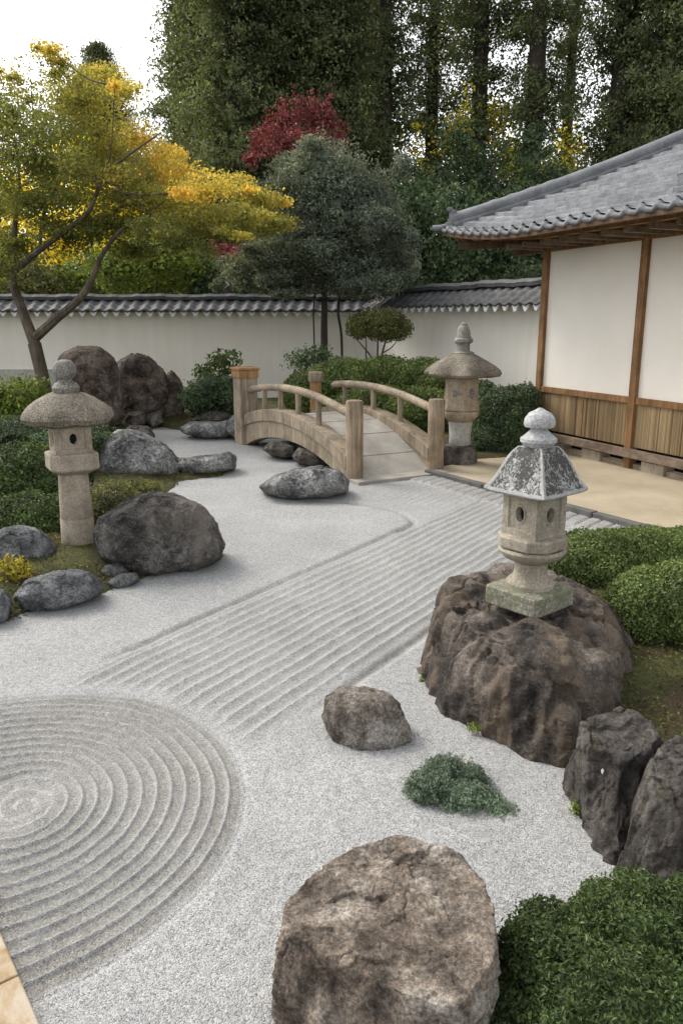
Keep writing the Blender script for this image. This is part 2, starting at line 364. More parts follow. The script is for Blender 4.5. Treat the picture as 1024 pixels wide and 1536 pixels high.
# ================================================================ ROCKS
def rock(name, label, px, zc, thick, mat, seed, amp=.05, cuts=(), facets=3, n=2.5, sub=6, grooves=0.0, cat='rock', group=None, lean=0.0, fine=.012, flat=None, fam=1.0):
    px = np.array(px, float); c2 = (px.max(0)+px.min(0))/2; P0 = G(c2[0], c2[1], zc)
    fw = P0-np.array([0, 0, H]); fw /= np.linalg.norm(fw)
    if lean: fw = fw*(1-lean)+np.array([fw[0], fw[1], 0])*lean; fw /= np.linalg.norm(fw)
    rt = np.cross(fw, [0, 0, 1.]); rt /= np.linalg.norm(rt); up = np.cross(rt, fw)
    # outline in the plane through the rock's middle
    pts = []
    nrm = P0-np.array([0, 0, H])
    for q in px:
        r = ray(*q); t = ((P0-np.array([0, 0, H]))@fw)/(r@fw); d = np.array([0, 0, H])+r*t-P0; pts.append((d@rt, d@up))
    pts = np.array(pts)
    # dense polar profile
    dense = []
    for i in range(len(pts)):
        a, b = pts[i], pts[(i+1) % len(pts)]
        for t in np.arange(12)/12: dense.append(a+(b-a)*t)
    dense = np.array(dense); th = np.arctan2(dense[:, 1], dense[:, 0]); rr = np.hypot(dense[:, 0], dense[:, 1]); o = np.argsort(th); th, rr = th[o], rr[o]
    k = np.array([1, 2, 3, 2, 1.]); k /= k.sum(); rr = np.convolve(np.r_[rr[-2:], rr, rr[:2]], k, 'valid')
    S, F = ICO[sub]
    rho = np.hypot(S[:, 0], S[:, 2]); ang = np.arctan2(S[:, 2], S[:, 0])
    R = np.interp(ang, np.r_[th-2*math.pi, th, th+2*math.pi], np.r_[rr, rr, rr])
    rp = np.clip(rho, 0, 1)**(2/n); bp = np.sign(S[:, 1])*np.abs(S[:, 1])**(2/n)
    V = P0 + (np.cos(ang)*R*rp)[:, None]*rt + (np.sin(ang)*R*rp)[:, None]*up + (bp*thick)[:, None]*fw
    size = float(np.mean(rr)); rg = np.random.default_rng(seed)
    def cut(nv, off, soft):
        nonlocal V
        nv = np.asarray(nv, float); nv = nv/np.linalg.norm(nv); d = (V-P0)@nv-off
        over = np.where(d > -soft, np.where(d < soft, (d+soft)**2/(4*soft), d), 0); V = V-over[:, None]*nv
    for nv, off in cuts: cut(nv, off, .09*size)
    for _ in range(facets):
        nv = rg.normal(size=3); nv[2] = abs(nv[2])*.8; nv /= np.linalg.norm(nv); ext = ((V-P0)@nv).max(); cut(nv, ext*rg.uniform(.88, .97), .07*size)
    C = V/size
    N = V-P0; N /= np.linalg.norm(N, axis=1)[:, None]
    d = fbm(C*1.3+seed, 4, seed)*amp*size + fbm(C*4.5+seed, 4, seed+9, .6, True)*amp*.32*size + fbm(C*14, 3, seed+5)*fine*size
    Cw = C+np.stack([fbm(C*2+q*9, 3, seed+70+q) for q in range(3)], 1)*.2
    d += (facets_noise(Cw*1.7+seed, seed)*.055+facets_noise(Cw*4.2+seed, seed+9)*.022)*size*fam
    if grooves:
        Cg = C.copy(); Cg[:, 2] *= .28; d -= grooves*size*np.clip(fbm(Cg*3.2+seed, 3, seed+20, .5, True)*1.6-.35, 0, 1)
    V = V+d[:, None]*N
    if flat:
        fx, fy, fr_, fz = flat; dd = np.hypot(V[:, 0]-fx, V[:, 1]-fy); V[:, 2] -= np.clip(V[:, 2]-fz, 0, None)*sstep(fr_*1.5, fr_, dd)
    base = np.array([P0[0], P0[1], 0]); o = mesh_np(name, V-base, [F], mat, None, True); o.location = base.tolist()
    return tag(o, label, cat, group)
def loft_rock(name, label, base_px, top_px, mat, seed, amp=.05, grooves=0.0, dome=.03, sub=7, fine=.012, smooth_n=7, cat='rock', ramp_p=.8, gz=.28, fz=1.0, fam=1.0):
    """a standing rock from its footprint on the ground and the outline of its top (photo x, photo y, height)"""
    B = np.array([G(*q) for q in base_px]); T = np.array([G(a, b, h) for a, b, h in top_px]); c = B.mean(0)[:2]*.5+T.mean(0)[:2]*.5
    def polar(P):
        out = []
        for i in range(len(P)):
            for t in np.arange(16)/16: out.append(P[i]+(P[(i+1) % len(P)]-P[i])*t)
        out = np.array(out); th = np.arctan2(out[:, 1]-c[1], out[:, 0]-c[0]); r = np.hypot(out[:, 0]-c[0], out[:, 1]-c[1]); o = np.argsort(th)
        th, r, z = th[o], r[o], out[o, 2]; k = np.array([1, 2, 3, 4, 3, 2, 1.]); k /= k.sum(); w3 = lambda q: np.convolve(np.r_[q[-3:], q, q[:3]], k, 'valid')
        return np.r_[th-2*math.pi, th, th+2*math.pi], np.tile(w3(r), 3), np.tile(w3(z), 3)
    bt, br, _ = polar(B); tt, tr, tz = polar(T)
    S, F = ICO[sub]; phi = np.arctan2(S[:, 1], S[:, 0]); psi = np.arccos(np.clip(S[:, 2], -1, 1)); p0 = .40*math.pi
    Rb = np.interp(phi, bt, br)*1.065; Rt = np.interp(phi, tt, tr)*1.06; Zt = np.interp(phi, tt, tz); zc = float(np.mean(T[:, 2]))
    k = np.clip(psi/p0, 0, 1); q = np.clip((psi-p0)/(.86*math.pi-p0), 0, 1); u = np.clip((psi-.86*math.pi)/(.14*math.pi), 0, 1)
    top = psi < p0
    r = np.where(top, Rt*k, Rt+(Rb*1.02-Rt)*q**ramp_p)*(1-.9*u)
    z = np.where(top, zc+(Zt-zc)*k**1.5+dome*(1-k*k), Zt*(1-q)-.10*q)
    V = np.c_[c[0]+r*np.cos(phi), c[1]+r*np.sin(phi), z]
    E = np.concatenate([F[:, [0, 1]], F[:, [1, 2]], F[:, [2, 0]]]); deg = np.bincount(E.ravel(), minlength=len(V)).astype(float)
    for _ in range(smooth_n):
        A = np.zeros_like(V)
        for d in range(3): A[:, d] = (np.bincount(E[:, 0], V[E[:, 1], d], len(V))+np.bincount(E[:, 1], V[E[:, 0], d], len(V)))/deg
        V = A
    size = float(np.mean(br)); rg = np.random.default_rng(seed+100)
    for i in range(6):
        a_ = -math.pi/2+(i-2.5)*.62+rg.uniform(-.2, .2); nv = np.array([math.cos(a_), math.sin(a_), rg.uniform(.05, .35)]); nv /= np.linalg.norm(nv)
        dq = (V-np.array([c[0], c[1], zc*.5]))@nv; off = dq.max()*rg.uniform(.90, .96); so = .015*size
        V = V-np.where(dq-off > so, dq-off, np.where(dq-off > -so, (dq-off+so)**2/(4*so), 0))[:, None]*nv
    n1 = np.cross(V[F[:, 1]]-V[F[:, 0]], V[F[:, 2]]-V[F[:, 0]]); N = np.zeros_like(V)
    for i in range(3):
        for d in range(3): N[:, d] += np.bincount(F[:, i], n1[:, d], len(V))
    N /= np.linalg.norm(N, axis=1)[:, None]+1e-12
    C = V/size
    d = fbm(C*1.6+seed, 4, seed)*amp*size + fbm(C*np.array([5, 5, 2.2])+seed, 5, seed+9, .6, True)*amp*.35*size + fbm(C*16, 4, seed+5, .6)*fine*size
    if grooves:
        Cg = C.copy(); Cg[:, 2] *= gz; Cg = Cg+fbm(C*2.5, 3, seed+40)[:, None]*.12
        g = fbm(Cg*3.0+seed, 3, seed+20, .5, True); d -= grooves*size*np.clip(g*1.8-.25, 0, 1)**1.2
    Ck = C*np.array([1, 1, .45])+fbm(C*2, 3, seed+60)[:, None]*.25
    ck = np.exp(-(fbm(Ck*2.6+seed, 2, seed+61)/.022)**2)*np.clip(fbm(C*1.7, 2, seed+62)*3+.4, 0, 1); d -= ck*.03*size
    Cw = C+np.stack([fbm(C*2.5+q*9, 3, seed+70+q) for q in range(3)], 1)*.16
    d += (facets_noise(Cw*np.array([2.1, 2.1, 2.1*fz])+seed, seed)*.07+facets_noise(Cw*np.array([4.6, 4.6, 4.6*fz])+seed, seed+9)*.032)*size*fam
    V = V+N*d[:, None]; base = np.array([c[0], c[1], 0]); o = mesh_np(name, V-base, [F], mat, None, True); o.location = base.tolist(); return tag(o, label, cat)
RM = {
 'brown': rock_mat('brown_rock', (.14, .105, .08), (.275, .225, .18), (.42, .38, .335), .7, lichen=.3),
 'tan': rock_mat('tan_rock', (.13, .105, .08), (.25, .215, .18), (.36, .33, .30), .7, lichen=.4),
 'base': rock_mat('dark_streaked_rock', (.05, .042, .036), (.115, .094, .077), (.21, .18, .155), .6, streak=(.22, .165, .115), lichen=.2),
 'right': rock_mat('dark_grey_rock', (.048, .042, .038), (.10, .088, .078), (.175, .16, .145), .4, streak=(.13, .10, .085), moss=(.06, .06, .025)),
 'dark': rock_mat('dark_granite', (.045, .04, .037), (.085, .078, .072), (.16, .15, .14), .8, scale=.8, lichen=.35, streak=(.22, .19, .16)),
 'speckle': rock_mat('speckled_granite', (.08, .08, .08), (.17, .17, .17), (.30, .30, .29), .9, lichen=.7, scale=.5),
 'grey': rock_mat('grey_rock', (.09, .092, .095), (.16, .165, .17), (.24, .245, .25), .7, scale=.8, moss=(.07, .08, .04)),
 'redbrown': rock_mat('reddish_brown_rock', (.05, .036, .028), (.115, .085, .066), (.20, .165, .14), .6, lichen=.3, scale=.5),
 'shade': rock_mat('brown_grey_rock', (.06, .052, .045), (.12, .105, .09), (.19, .17, .15), .5),
}
Z = (0, 0, 1)
loft_rock('boulder', 'large flat topped brown boulder closest to the camera, beside the round clipped bush',
     [(410,1480),(432,1545),(490,1590),(600,1612),(700,1578),(742,1510),(750,1460),(738,1400),(690,1365),(600,1355),(500,1378),(425,1430)],
     [(600,1254,.37),(668,1276,.37),(716,1322,.36),(748,1390,.35),(742,1455,.33),(700,1512,.33),(620,1500,.335),(540,1450,.34),(470,1415,.34),(414,1400,.33),(426,1360,.32),(485,1305,.36),(542,1266,.37)], RM['brown'], 3, .04, 0, .0, ramp_p=.9, smooth_n=4, fam=.6)
rock('rock', 'small rounded tan rock alone on the gravel in front of the lantern rock', [(482,1075),(488,1045),(510,1032),(545,1030),(585,1042),(612,1068),(618,1095),(610,1120),(580,1133),(545,1138),(510,1124),(490,1100)], .07, .15, RM['tan'], 5, .06, facets=2, n=2.3)
loft_rock('boulder', 'great dark streaked boulder with the white roofed lantern on top',
     [(628,1028),(660,1068),(720,1112),(780,1138),(840,1165),(868,1152),(895,1110),(955,1050),(960,985),(930,950),(850,935),(750,925),(685,935),(640,980)],
     [(690,915,.50),(668,890,.47),(686,862,.50),(710,850,.53),(750,845,.53),(800,850,.53),(850,868,.53),(890,895,.52),(925,945,.42),(925,985,.36),(870,985,.46),(800,962,.52),(735,945,.52)], RM['base'], 8, .022, .06, .0, ramp_p=.75, smooth_n=4, gz=.14, fz=.45, fam=.6)
rr1 = loft_rock('boulder', 'dark cleft rock with a white fleck, right of the great lantern boulder',
     [(836,1180),(858,1205),(880,1248),(903,1288),(925,1312),(965,1280),(1000,1215),(1000,1165),(930,1130),(868,1138)],
     [(868,1085,.42),(890,1068,.43),(935,1062,.44),(975,1078,.44),(988,1100,.42),(960,1135,.38),(925,1130,.38),(885,1118,.40)], RM['right'], 13, .03, .055, .0, smooth_n=5, gz=.16, fz=.4, fam=.65)

loft_rock('boulder', 'dark vertically split rock at the right edge, above the round clipped bush',
     [(918,1312),(940,1350),(1010,1380),(1090,1350),(1140,1270),(1080,1215),(990,1205),(940,1240)],
     [(978,1160,.40),(990,1116,.42),(1014,1104,.43),(1060,1115,.43),(1115,1150,.42),(1090,1205,.40),(1030,1200,.38),(985,1190,.38)], RM['right'], 17, .03, .055, .0, smooth_n=5, gz=.16, fz=.4, fam=.65)
rock('rock', 'low speckled grey rock on the gravel before the near end of the bridge', [(388,730),(410,714),(440,704),(480,699),(510,706),(523,722),(520,738),(480,748),(430,749),(400,742)], .16, .5, RM['speckle'], 21, .06, n=2.5)
rock('rock', 'broad speckled granite mound left of the gravel, behind the dark boulder', [(143,705),(150,665),(180,646),(210,648),(240,663),(262,683),(274,700),(264,718),(220,728),(160,726)], .24, .6, RM['speckle'], 23, .07, n=2.3)
rock('rock', 'long low grey stone reaching onto the gravel from the speckled granite mound', [(258,700),(275,687),(310,684),(345,677),(357,688),(352,703),(320,711),(280,716)], .12, .35, RM['speckle'], 26, .05)
rock('boulder', 'big rounded dark boulder at the foot of the left stone lantern', [(138,800),(150,775),(185,755),(225,740),(262,741),(300,757),(325,785),(336,815),(328,838),(290,855),(240,866),(190,862),(150,838)], .27, .5, RM['dark'], 29, .05, cuts=[((.3, -1, .25), .40)], facets=2, n=2.5, sub=7)
rock('rock', 'rounded blue grey rock at the left edge, behind the yellow leaved plant', [(-30,820),(0,795),(30,788),(65,795),(90,822),(86,848),(40,862),(-25,855)], .15, .28, RM['grey'], 31, .05)
rock('rock', 'low grey rock edging the gravel in front of the yellow leaved plant', [(20,897),(40,870),(85,857),(130,858),(152,870),(158,886),(130,902),(80,917),(40,914)], .1, .24, RM['grey'], 33, .06)
rock('rock', 'grey rock cut by the left edge of the picture, lowest of the left border', [(-35,908),(-12,884),(8,884),(19,905),(12,930),(-15,942)], .09, .16, RM['grey'], 35, .05)
rock('stone', 'upper of two fist sized grey stones below the dark boulder', [(149,858),(160,847),(185,844),(199,852),(192,864),(165,869)], .05, .1, RM['grey'], 37, .05, facets=4, sub=4)
rock('stone', 'lower paler of two fist sized grey stones below the dark boulder', [(158,874),(180,862),(205,858),(213,868),(196,879),(172,885)], .03, .1, RM['grey'], 38, .05, facets=4, sub=4)
rock('boulder', 'tall rounded brown boulder, leftmost of the three in front of the white wall', [(84,570),(90,532),(115,519),(150,519),(172,540),(182,575),(186,635),(140,650),(95,640)], .85, .8, RM['redbrown'], 41, .06, lean=.6)
rock('boulder', 'craggy reddish boulder in the middle of the three before the white wall', [(172,565),(178,540),(200,529),(225,534),(246,560),(252,592),(244,625),(215,634),(180,630)], .75, .6, RM['redbrown'], 43, fam=1.8, amp=.09, facets=10, lean=.6)
rock('boulder', 'smaller pointed boulder, right of the three before the white wall', [(230,605),(238,575),(255,555),(270,565),(278,600),(272,628),(245,637),(232,625)], .5, .5, RM['redbrown'], 45, .08, facets=9, lean=.6)
rock('rock', 'low dark rock wedged under the craggy reddish boulder', [(186,632),(192,620),(216,616),(222,636),(200,644)], .15, .35, RM['shade'], 46, .06, facets=6)
rock('rock', 'small brown rock under the gap between the craggy and the pointed boulder', [(217,630),(226,619),(242,620),(246,634),(228,643)], .14, .3, RM['shade'], 47, .06, facets=6)
rock('rock', 'small brown rock peeping above the speckled granite mound', [(183,652),(195,638),(222,640),(233,653),(226,664),(198,664)], .17, .3, RM['shade'], 48, .06, facets=6)
rock('rock', 'dark speckled low rock left of the far bridge post', [(270,642),(285,632),(320,634),(345,630),(352,648),(340,658),(300,656),(275,650)], .16, .45, RM['speckle'], 50, .07)
rock('rock', 'upright speckled rock touching the far left bridge post', [(338,645),(345,628),(360,617),(374,622),(376,650),(355,660)], .25, .4, RM['speckle'], 51, .07)
rock('rock', 'flat dark slab of rock behind the speckled rocks by the bridge', [(286,630),(300,616),(335,612),(354,620),(348,634),(300,638)], .2, .5, RM['shade'], 52, .05)
rock('rock', 'paler rock in the shade under the bridge arch', [(394,674),(405,662),(425,663),(445,671),(450,682),(430,688),(408,684)], .13, .4, RM['shade'], 53, .05)
rock('rock', 'darker rock farther in under the bridge arch', [(438,684),(448,671),(468,676),(484,686),(492,698),(465,700),(442,692)], .13, .4, RM['shade'], 54, .05)
m = Mat('white_fleck'); m.base((.8, .79, .76)); 
from mathutils.bvhtree import BVHTree
bv = BVHTree.FromPolygons([v.co+rr1.location for v in rr1.data.vertices], [tuple(p.vertices) for p in rr1.data.polygons])
hit = bv.ray_cast(Vector((0, 0, H)), Vector(ray(903, 1157).tolist()).normalized())[0]
if hit:
    S_, F_ = ICO[3]; d_ = np.array([.006, .005, .014]); Vf = np.array(hit)+S_*d_*(1+.3*fbm(S_*2, 2, 5))[:, None]
    mesh_np('white_fleck', Vf, [F_], m.m, rr1, True)
# ================================================================ STONE MATERIALS FOR LANTERNS
def lantern_stone(name, a, b, moss=None, speck=.35):
    m = Mat(name); c = m.ramp(m.noise(4, 6, .65), [(.3, a), (.7, b)])
    c = m.mix(speck, c, m.ramp(m.noise(62, 4, .85), [(.38, bw(.3)), (.5, bw(.95)), (.62, bw(1.8))]), 'MULTIPLY')
    c = m.mix(.6, c, m.ramp(m.noise(11, 7, .75, sc=(1, 1, .5)), [(.34, bw(.5)), (.55, bw(1.05))]), 'MULTIPLY')
    if moss: c = m.mix(m.ramp(m.noise(9, 6, .75), [(.42, bw(0)), (.6, bw(.9))]), c, moss)
    m.base(c); m.bump(m.noise(70, 6, .75), .008, .7); return m.m
LS = {'sand': lantern_stone('sandstone', (.30, .25, .19), (.46, .40, .32)),
      'cap': lantern_stone('mossy_capstone', (.11, .095, .07), (.25, .22, .175), None, .9),
      'capgrey': lantern_stone('grey_capstone', (.16, .15, .13), (.33, .31, .28), None, .8),
      'far': lantern_stone('weathered_sandstone', (.24, .19, .13), (.42, .35, .26)),
      'grey': lantern_stone('pale_grey_stone', (.36, .35, .32), (.52, .51, .48)),
      'lantern': lantern_stone('buff_stone', (.27, .235, .18), (.40, .36, .29)),
      'mossy': lantern_stone('mossy_stone', (.20, .19, .15), (.34, .32, .27), (.14, .155, .085), .8),
      'white': lantern_stone('whitened_stone', (.34, .345, .35), (.50, .50, .50), None, .5)}
m = Mat('weathered_white_roof')
pat = m.noise(58, 5, .62, sc=(1, 1, .6), dist=1.6); big_p = m.noise(6.5, 4, .6)
f = m.math('ADD', m.math('MULTIPLY', pat, 1.0), m.math('MULTIPLY', big_p, .55))
edge = m.attr('tint')
f2 = m.math('SUBTRACT', f, m.math('MULTIPLY', edge, .34))
msk = m.ramp(f2, [(.725, bw(0)), (.80, bw(1))])
m.base(m.mix(msk, m.ramp(m.noise(30, 4, .7), [(.3, (.27, .27, .265)), (.7, (.46, .46, .45))]), (.075, .07, .065)))
m.bump(msk, -.006, .8); M['whiteroof'] = m.m
m = Mat('black_hollow_shade'); m.base((.012, .011, .01)); M['hollow_shade'] = m.m
m = Mat('slate_relief'); m.base(m.ramp(m.noise(40, 5, .7), [(.4, (.10, .10, .10)), (.6, (.27, .255, .23))])); M['relief'] = m.m

def oval(c, nrm, up, a, b, depth_, name, mat, parent, n=20):
    nrm = np.array(nrm, float); nrm /= np.linalg.norm(nrm); up = np.array(up, float); rt = np.cross(up, nrm); rt /= np.linalg.norm(rt)
    R = []
    for s_, k in ((-.01, 1.0), (depth_, 1.0), (depth_+.0005, .9)):
        t = np.arange(n)/n*2*math.pi; R.append(c+nrm*s_+(np.cos(t)*a*k)[:, None]*rt+(np.sin(t)*b*k)[:, None]*up)
    return MB().rings(R).build(name, mat, parent)
def stone_wobble(o, amp, freq, seed):
    me = o.data; n = len(me.vertices); v = np.zeros(n*3, np.float32); me.vertices.foreach_get('co', v); v = v.reshape(-1, 3)
    d = np.stack([fbm(v*freq+k*31, 4, seed+k, .55) for k in range(3)], 1)*amp; v = v+d
    me.vertices.foreach_set('co', v.astype(np.float32).ravel()); me.update()
def firebox_faces(c, hw, z0, z1, rot, hole_a, hole_b, mat, parent, name='firebox', frame=True):
    """square lamp house with painted black hollow behind an oval window in each side"""
    mb = MB(); N_ = 24; t = np.arange(N_)/N_*2*math.pi; zc = (z0+z1)/2
    for k in range(4):
        a = rot+k*math.pi/2; nv = np.array([math.cos(a), math.sin(a), 0]); tv = np.array([-math.sin(a), math.cos(a), 0])
        def P(x, z, d): return np.array([c[0], c[1], 0])+nv*d+tv*x+np.array([0, 0, z])
        sq = []
        for ti in t:
            cx, cz = math.cos(ti), math.sin(ti); s_ = 1/max(abs(cx), abs(cz)); sq.append((cx*s_*hw, cz*s_*(z1-z0)/2))
        outer = [P(x_, zc+z_, hw) for x_, z_ in sq]
        r1 = [P(.66*x_, zc+.72*z_, hw) for x_, z_ in sq]
        r1b = [P(.62*x_, zc+.68*z_, hw-.012) for x_, z_ in sq]
        r2 = [P(math.cos(ti)*hole_a*1.35, zc+math.sin(ti)*hole_b*1.3, hw-.012) for ti in t]
        r3 = [P(math.cos(ti)*hole_a*1.2, zc+math.sin(ti)*hole_b*1.18, hw-.004) for ti in t]
        r4 = [P(math.cos(ti)*hole_a, zc+math.sin(ti)*hole_b, hw-.006) for ti in t]
        r5 = [P(math.cos(ti)*hole_a*.95, zc+math.sin(ti)*hole_b*.95, hw-.05) for ti in t]
        mb.rings([np.array(q) for q in (outer, r1, r1b, r2, r3, r4, r5)], False, False)
    o = mb.build(name, mat, parent)
    inn = MB().box(lambda a_, b_, z_: (c[0]+a_*math.cos(rot)-b_*math.sin(rot), c[1]+a_*math.sin(rot)+b_*math.cos(rot), z_), -hw+.052, hw-.052, -hw+.052, hw-.052, z0+.002, z1-.002)
    inn.build('hollow_shade', M['hollow_shade'], o)  # solid black box paints the inner shade seen through the windows
    return o
# ---- left lantern
LB = G(120, 830); lx, ly = LB[0], LB[1]
t = thing('stone_lantern', 'tall stone lantern with thick mushroom cap on a round post, left of the gravel', 'stone lantern', (lx, ly, 0), 'stone lanterns')
mb = MB(); mb.lathe((lx, ly, 0), [(.160, -.05), (.158, .1), (.152, .36), (.148, .366), (.150, .372), (.142, .6), (.134, .86)], 40); mb.build('post', LS['sand'], t, True)
mb = MB(); mb.ngon((lx, ly, 0), [(.18, .80), (.275, .845), (.285, .86), (.285, .985), (.275, 1.0), (.24, 1.005)], 4, math.radians(-61+45), .18); mb.build('platform', LS['sand'], t, bevel=.008)
rot = math.radians(-61)
fb = firebox_faces((lx, ly), .165, 1.004, 1.275, rot, .034, .05, LS['sand'], t)
mb = MB(); mb.box(lambda a_, b_, z_: (lx+a_*math.cos(rot)-b_*math.sin(rot), ly+a_*math.sin(rot)+b_*math.cos(rot), z_), -.172, .172, -.172, .172, 1.235, 1.276); mb.build('lintel', LS['sand'], t, bevel=.005)
mb = MB(); mb.lathe((lx, ly, 0), [(.19, 1.275), (.33, 1.262), (.39, 1.285), (.412, 1.33), (.395, 1.385), (.345, 1.435), (.27, 1.485), (.18, 1.535), (.12, 1.555)], 64); o = mb.build('cap', LS['cap'], t, True); stone_wobble(o, .028, 5.5, 61)
mb = MB(); mb.lathe((lx, ly, 0), [(.10, 1.54), (.118, 1.565), (.122, 1.60), (.10, 1.635), (.062, 1.655), (.058, 1.675), (.075, 1.69), (.098, 1.72), (.105, 1.765), (.095, 1.81), (.065, 1.84), (.02, 1.852)], 36); o = mb.build('finial', LS['capgrey'], t, True); stone_wobble(o, .006, 20, 63)
# ---- near lantern on the boulder
NX, NY = float(D(794, 878, 4.58)[0]), 4.58
t = thing('stone_lantern', 'small stone lantern with peeling white pyramid roof, standing on the dark boulder', 'stone lantern', (NX, NY, .535), 'stone lanterns')
cN = (NX, NY, 0); rb = math.radians(-95)
mb = MB(); mb.ngon(cN, [(.268, .49), (.272, .50), (.272, .595), (.26, .607), (.2, .610)], 4, rb, .06); o = mb.build('base', LS['mossy'], t, bevel=.008)
mb = MB(); mb.lathe(cN, [(.145, .608), (.147, .635), (.132, .655), (.118, .668), (.104, .685), (.100, .72), (.102, .765), (.125, .78), (.172, .80), (.198, .83), (.202, .845), (.19, .86)], 48); mb.build('stem', LS['lantern'], t, True)
mb = MB(); mb.ngon(cN, [(.18, .856), (.228, .865), (.236, .875), (.236, .928), (.228, .938), (.19, .942)], 4, rb, .30); mb.build('platform', LS['lantern'], t, bevel=.006)
fb = firebox_faces((NX, NY), .132, .94, 1.215, math.radians(-100)+math.pi/4, .033, .048, LS['lantern'], t)
# roof: bell-shaped square pyramid, panels subdivided
prof = [(.02, 1.478, ), (.105, 1.476), (.125, 1.468), (.155, 1.44), (.19, 1.39), (.225, 1.325), (.262, 1.268), (.300, 1.228), (.304, 1.214), (.296, 1.206), (.27, 1.212), (.19, 1.222), (.1, 1.225)]
R = []; tint = []; NS = 14
dl = smooth_path([(p[0], p[1], 0) for p in prof[:8]], 5)[:, :2].tolist()+[list(p) for p in prof[8:]]
for r_, z_ in dl:
    ring = []; tt = []
    for k in range(4):
        a0 = rb+k*math.pi/2; a1 = a0+math.pi/2
        p0 = np.array([math.cos(a0), math.sin(a0)])*r_; p1 = np.array([math.cos(a1), math.sin(a1)])*r_
        for s_ in np.arange(NS)/NS:
            p = p0+(p1-p0)*s_; e = min(s_, 1-s_)
            bulge = .0 if r_ < .2 else .0; lift = (.012*(1-min(1, e*5))**2 if z_ > 1.2 else 0)*(r_/.3)
            ring.append((NX+p[0]*(1+lift), NY+p[1]*(1+lift), z_+lift*.6)); tt.append(1.0 if e < .06 else (.0))
    R.append(np.array(ring)); tint += tt
tint = np.array(tint).reshape(len(R), -1); tint[:7] = .7; tint[-6:] = .7
mb = MB(); mb.rings(R); o = mb.build('roof', M['whiteroof'], t, True, angle=25)
at = o.data.attributes.new('tint', 'FLOAT', 'POINT') if 'tint' not in o.data.attributes else o.data.attributes['tint']; at.data.foreach_set('value', tint.ravel().astype(np.float32))
mb = MB(); mb.lathe(cN, [(.05, 1.47), (.085, 1.478), (.107, 1.505), (.106, 1.525), (.075, 1.55), (.05, 1.575), (.048, 1.585), (.085, 1.592), (.092, 1.61), (.088, 1.64), (.066, 1.672), (.03, 1.69), (.012, 1.702), (.003, 1.704)], 40); mb.build('finial', LS['white'], t, True)
# ---- far lantern
FX, FY = float(D(688, 690, 12.1)[0]), 12.1; cF = (FX, FY, 0)
t = thing('stone_lantern', 'old stone lantern with lobed roof beside the near right bridge post', 'stone lantern', (FX, FY, 0), 'stone lanterns')
mb = MB(); mb.lathe(cF, [(.27, -.05), (.28, .1), (.265, .25), (.25, .31), (.1, .325)], 28); o = mb.build('base', RM['shade'], t, True); stone_wobble(o, .03, 5, 71)
mb = MB(); mb.lathe(cF, [(.155, .30), (.17, .34), (.165, .45), (.175, .58), (.19, .69)], 32); mb.build('stem', LS['grey'], t, True)
mb = MB(); mb.lathe(cF, [(.17, .66), (.22, .71), (.27, .765), (.285, .82), (.28, .845), (.1, .85)], 40); mb.build('bowl', LS['far'], t, True)
mb = MB(); r6 = math.radians(-90+2)
mb.ngon(cF, [(.285, .845), (.30, .87), (.28, .96), (.268, 1.15), (.265, 1.37)], 6, r6, .05); mb.build('firebox', LS['far'], t, bevel=.008)
for k, sg in enumerate((-1, 1)):
    a = r6+sg*math.pi/6; nv = np.array([math.cos(a), math.sin(a), 0]); c_ = np.array([FX, FY, 1.12])+nv*.238; oval(c_, nv, (0, 0, 1), .10 if k == 0 else .06, .07 if k == 0 else .085, .006, 'window_relief', M['relief'], t, 3 if k == 0 else 5)
lob = lambda a, r: 1+(.11*np.cos(6*(a-r6)) if r > .2 else 0*a)*(r/.55)
mb = MB(); mb.lathe(cF, [(.24, 1.35), (.40, 1.36), (.535, 1.385), (.555, 1.42), (.53, 1.47), (.45, 1.54), (.34, 1.62), (.22, 1.69), (.16, 1.71)], 72, lob); o = mb.build('roof', LS['cap'], t, True); stone_wobble(o, .03, 5, 73)
mb = MB(); mb.lathe(cF, [(.15, 1.69), (.165, 1.72), (.15, 1.735), (.098, 1.745), (.10, 1.85), (.145, 1.885), (.148, 1.92), (.115, 1.945), (.105, 1.98), (.098, 2.05), (.07, 2.11), (.045, 2.135), (.05, 2.15), (.03, 2.17), (.01, 2.175)], 32); o = mb.build('finial', LS['capgrey'], t, True); stone_wobble(o, .015, 14, 75)
# ================================================================ BRIDGE
W0 = wood_mat('bleached_wood', (.16, .125, .085), (.285, .23, .165), (.40, .34, .26))
W1 = wood_mat('weathered_post_wood', (.16, .115, .07), (.28, .21, .14), (.38, .31, .22))
W2 = wood_mat('orange_post_wood', (.20, .11, .045), (.32, .18, .08), (.40, .25, .13))
m = Mat('deck_boards'); c = m.ramp(m.noise(2.5, 6, .6), [(.3, (.25, .23, .20)), (.7, (.42, .395, .35))]); c = m.mix(.5, c, m.ramp(m.noise(90, 3, .8), [(.3, bw(.6)), (.7, bw(1.3))]), 'MULTIPLY'); m.base(c); m.bump(m.noise(50, 5, .8), .008, .6); M['deck'] = m.m
BL = np.array([.17, 10.86, 0]); BA = np.array([-.486, .874, 0]); BR = np.array([.874, .486, 0]); BLEN, BWID = 3.89, 1.41
def BP(s, r, z): return BL+BA*s+BR*r+np.array([0, 0, z])
arc = lambda t_: np.clip(4*t_*(1-t_), 0, 1)
zt = lambda t_: .36+.14*t_+.34*arc(t_)**.95
zd = lambda t_: .03+.16*t_+.58*arc(t_)
zu = lambda t_: -.10+.42*arc(t_)**.8+.0*t_
zr = lambda t_: .90+.06*t_+.20*arc(t_)
t = thing('footbridge', 'arched pale wooden footbridge with curved handrails over the gravel', 'bridge', BP(BLEN/2, BWID/2, 0))
TS = np.linspace(0, 1, 41)
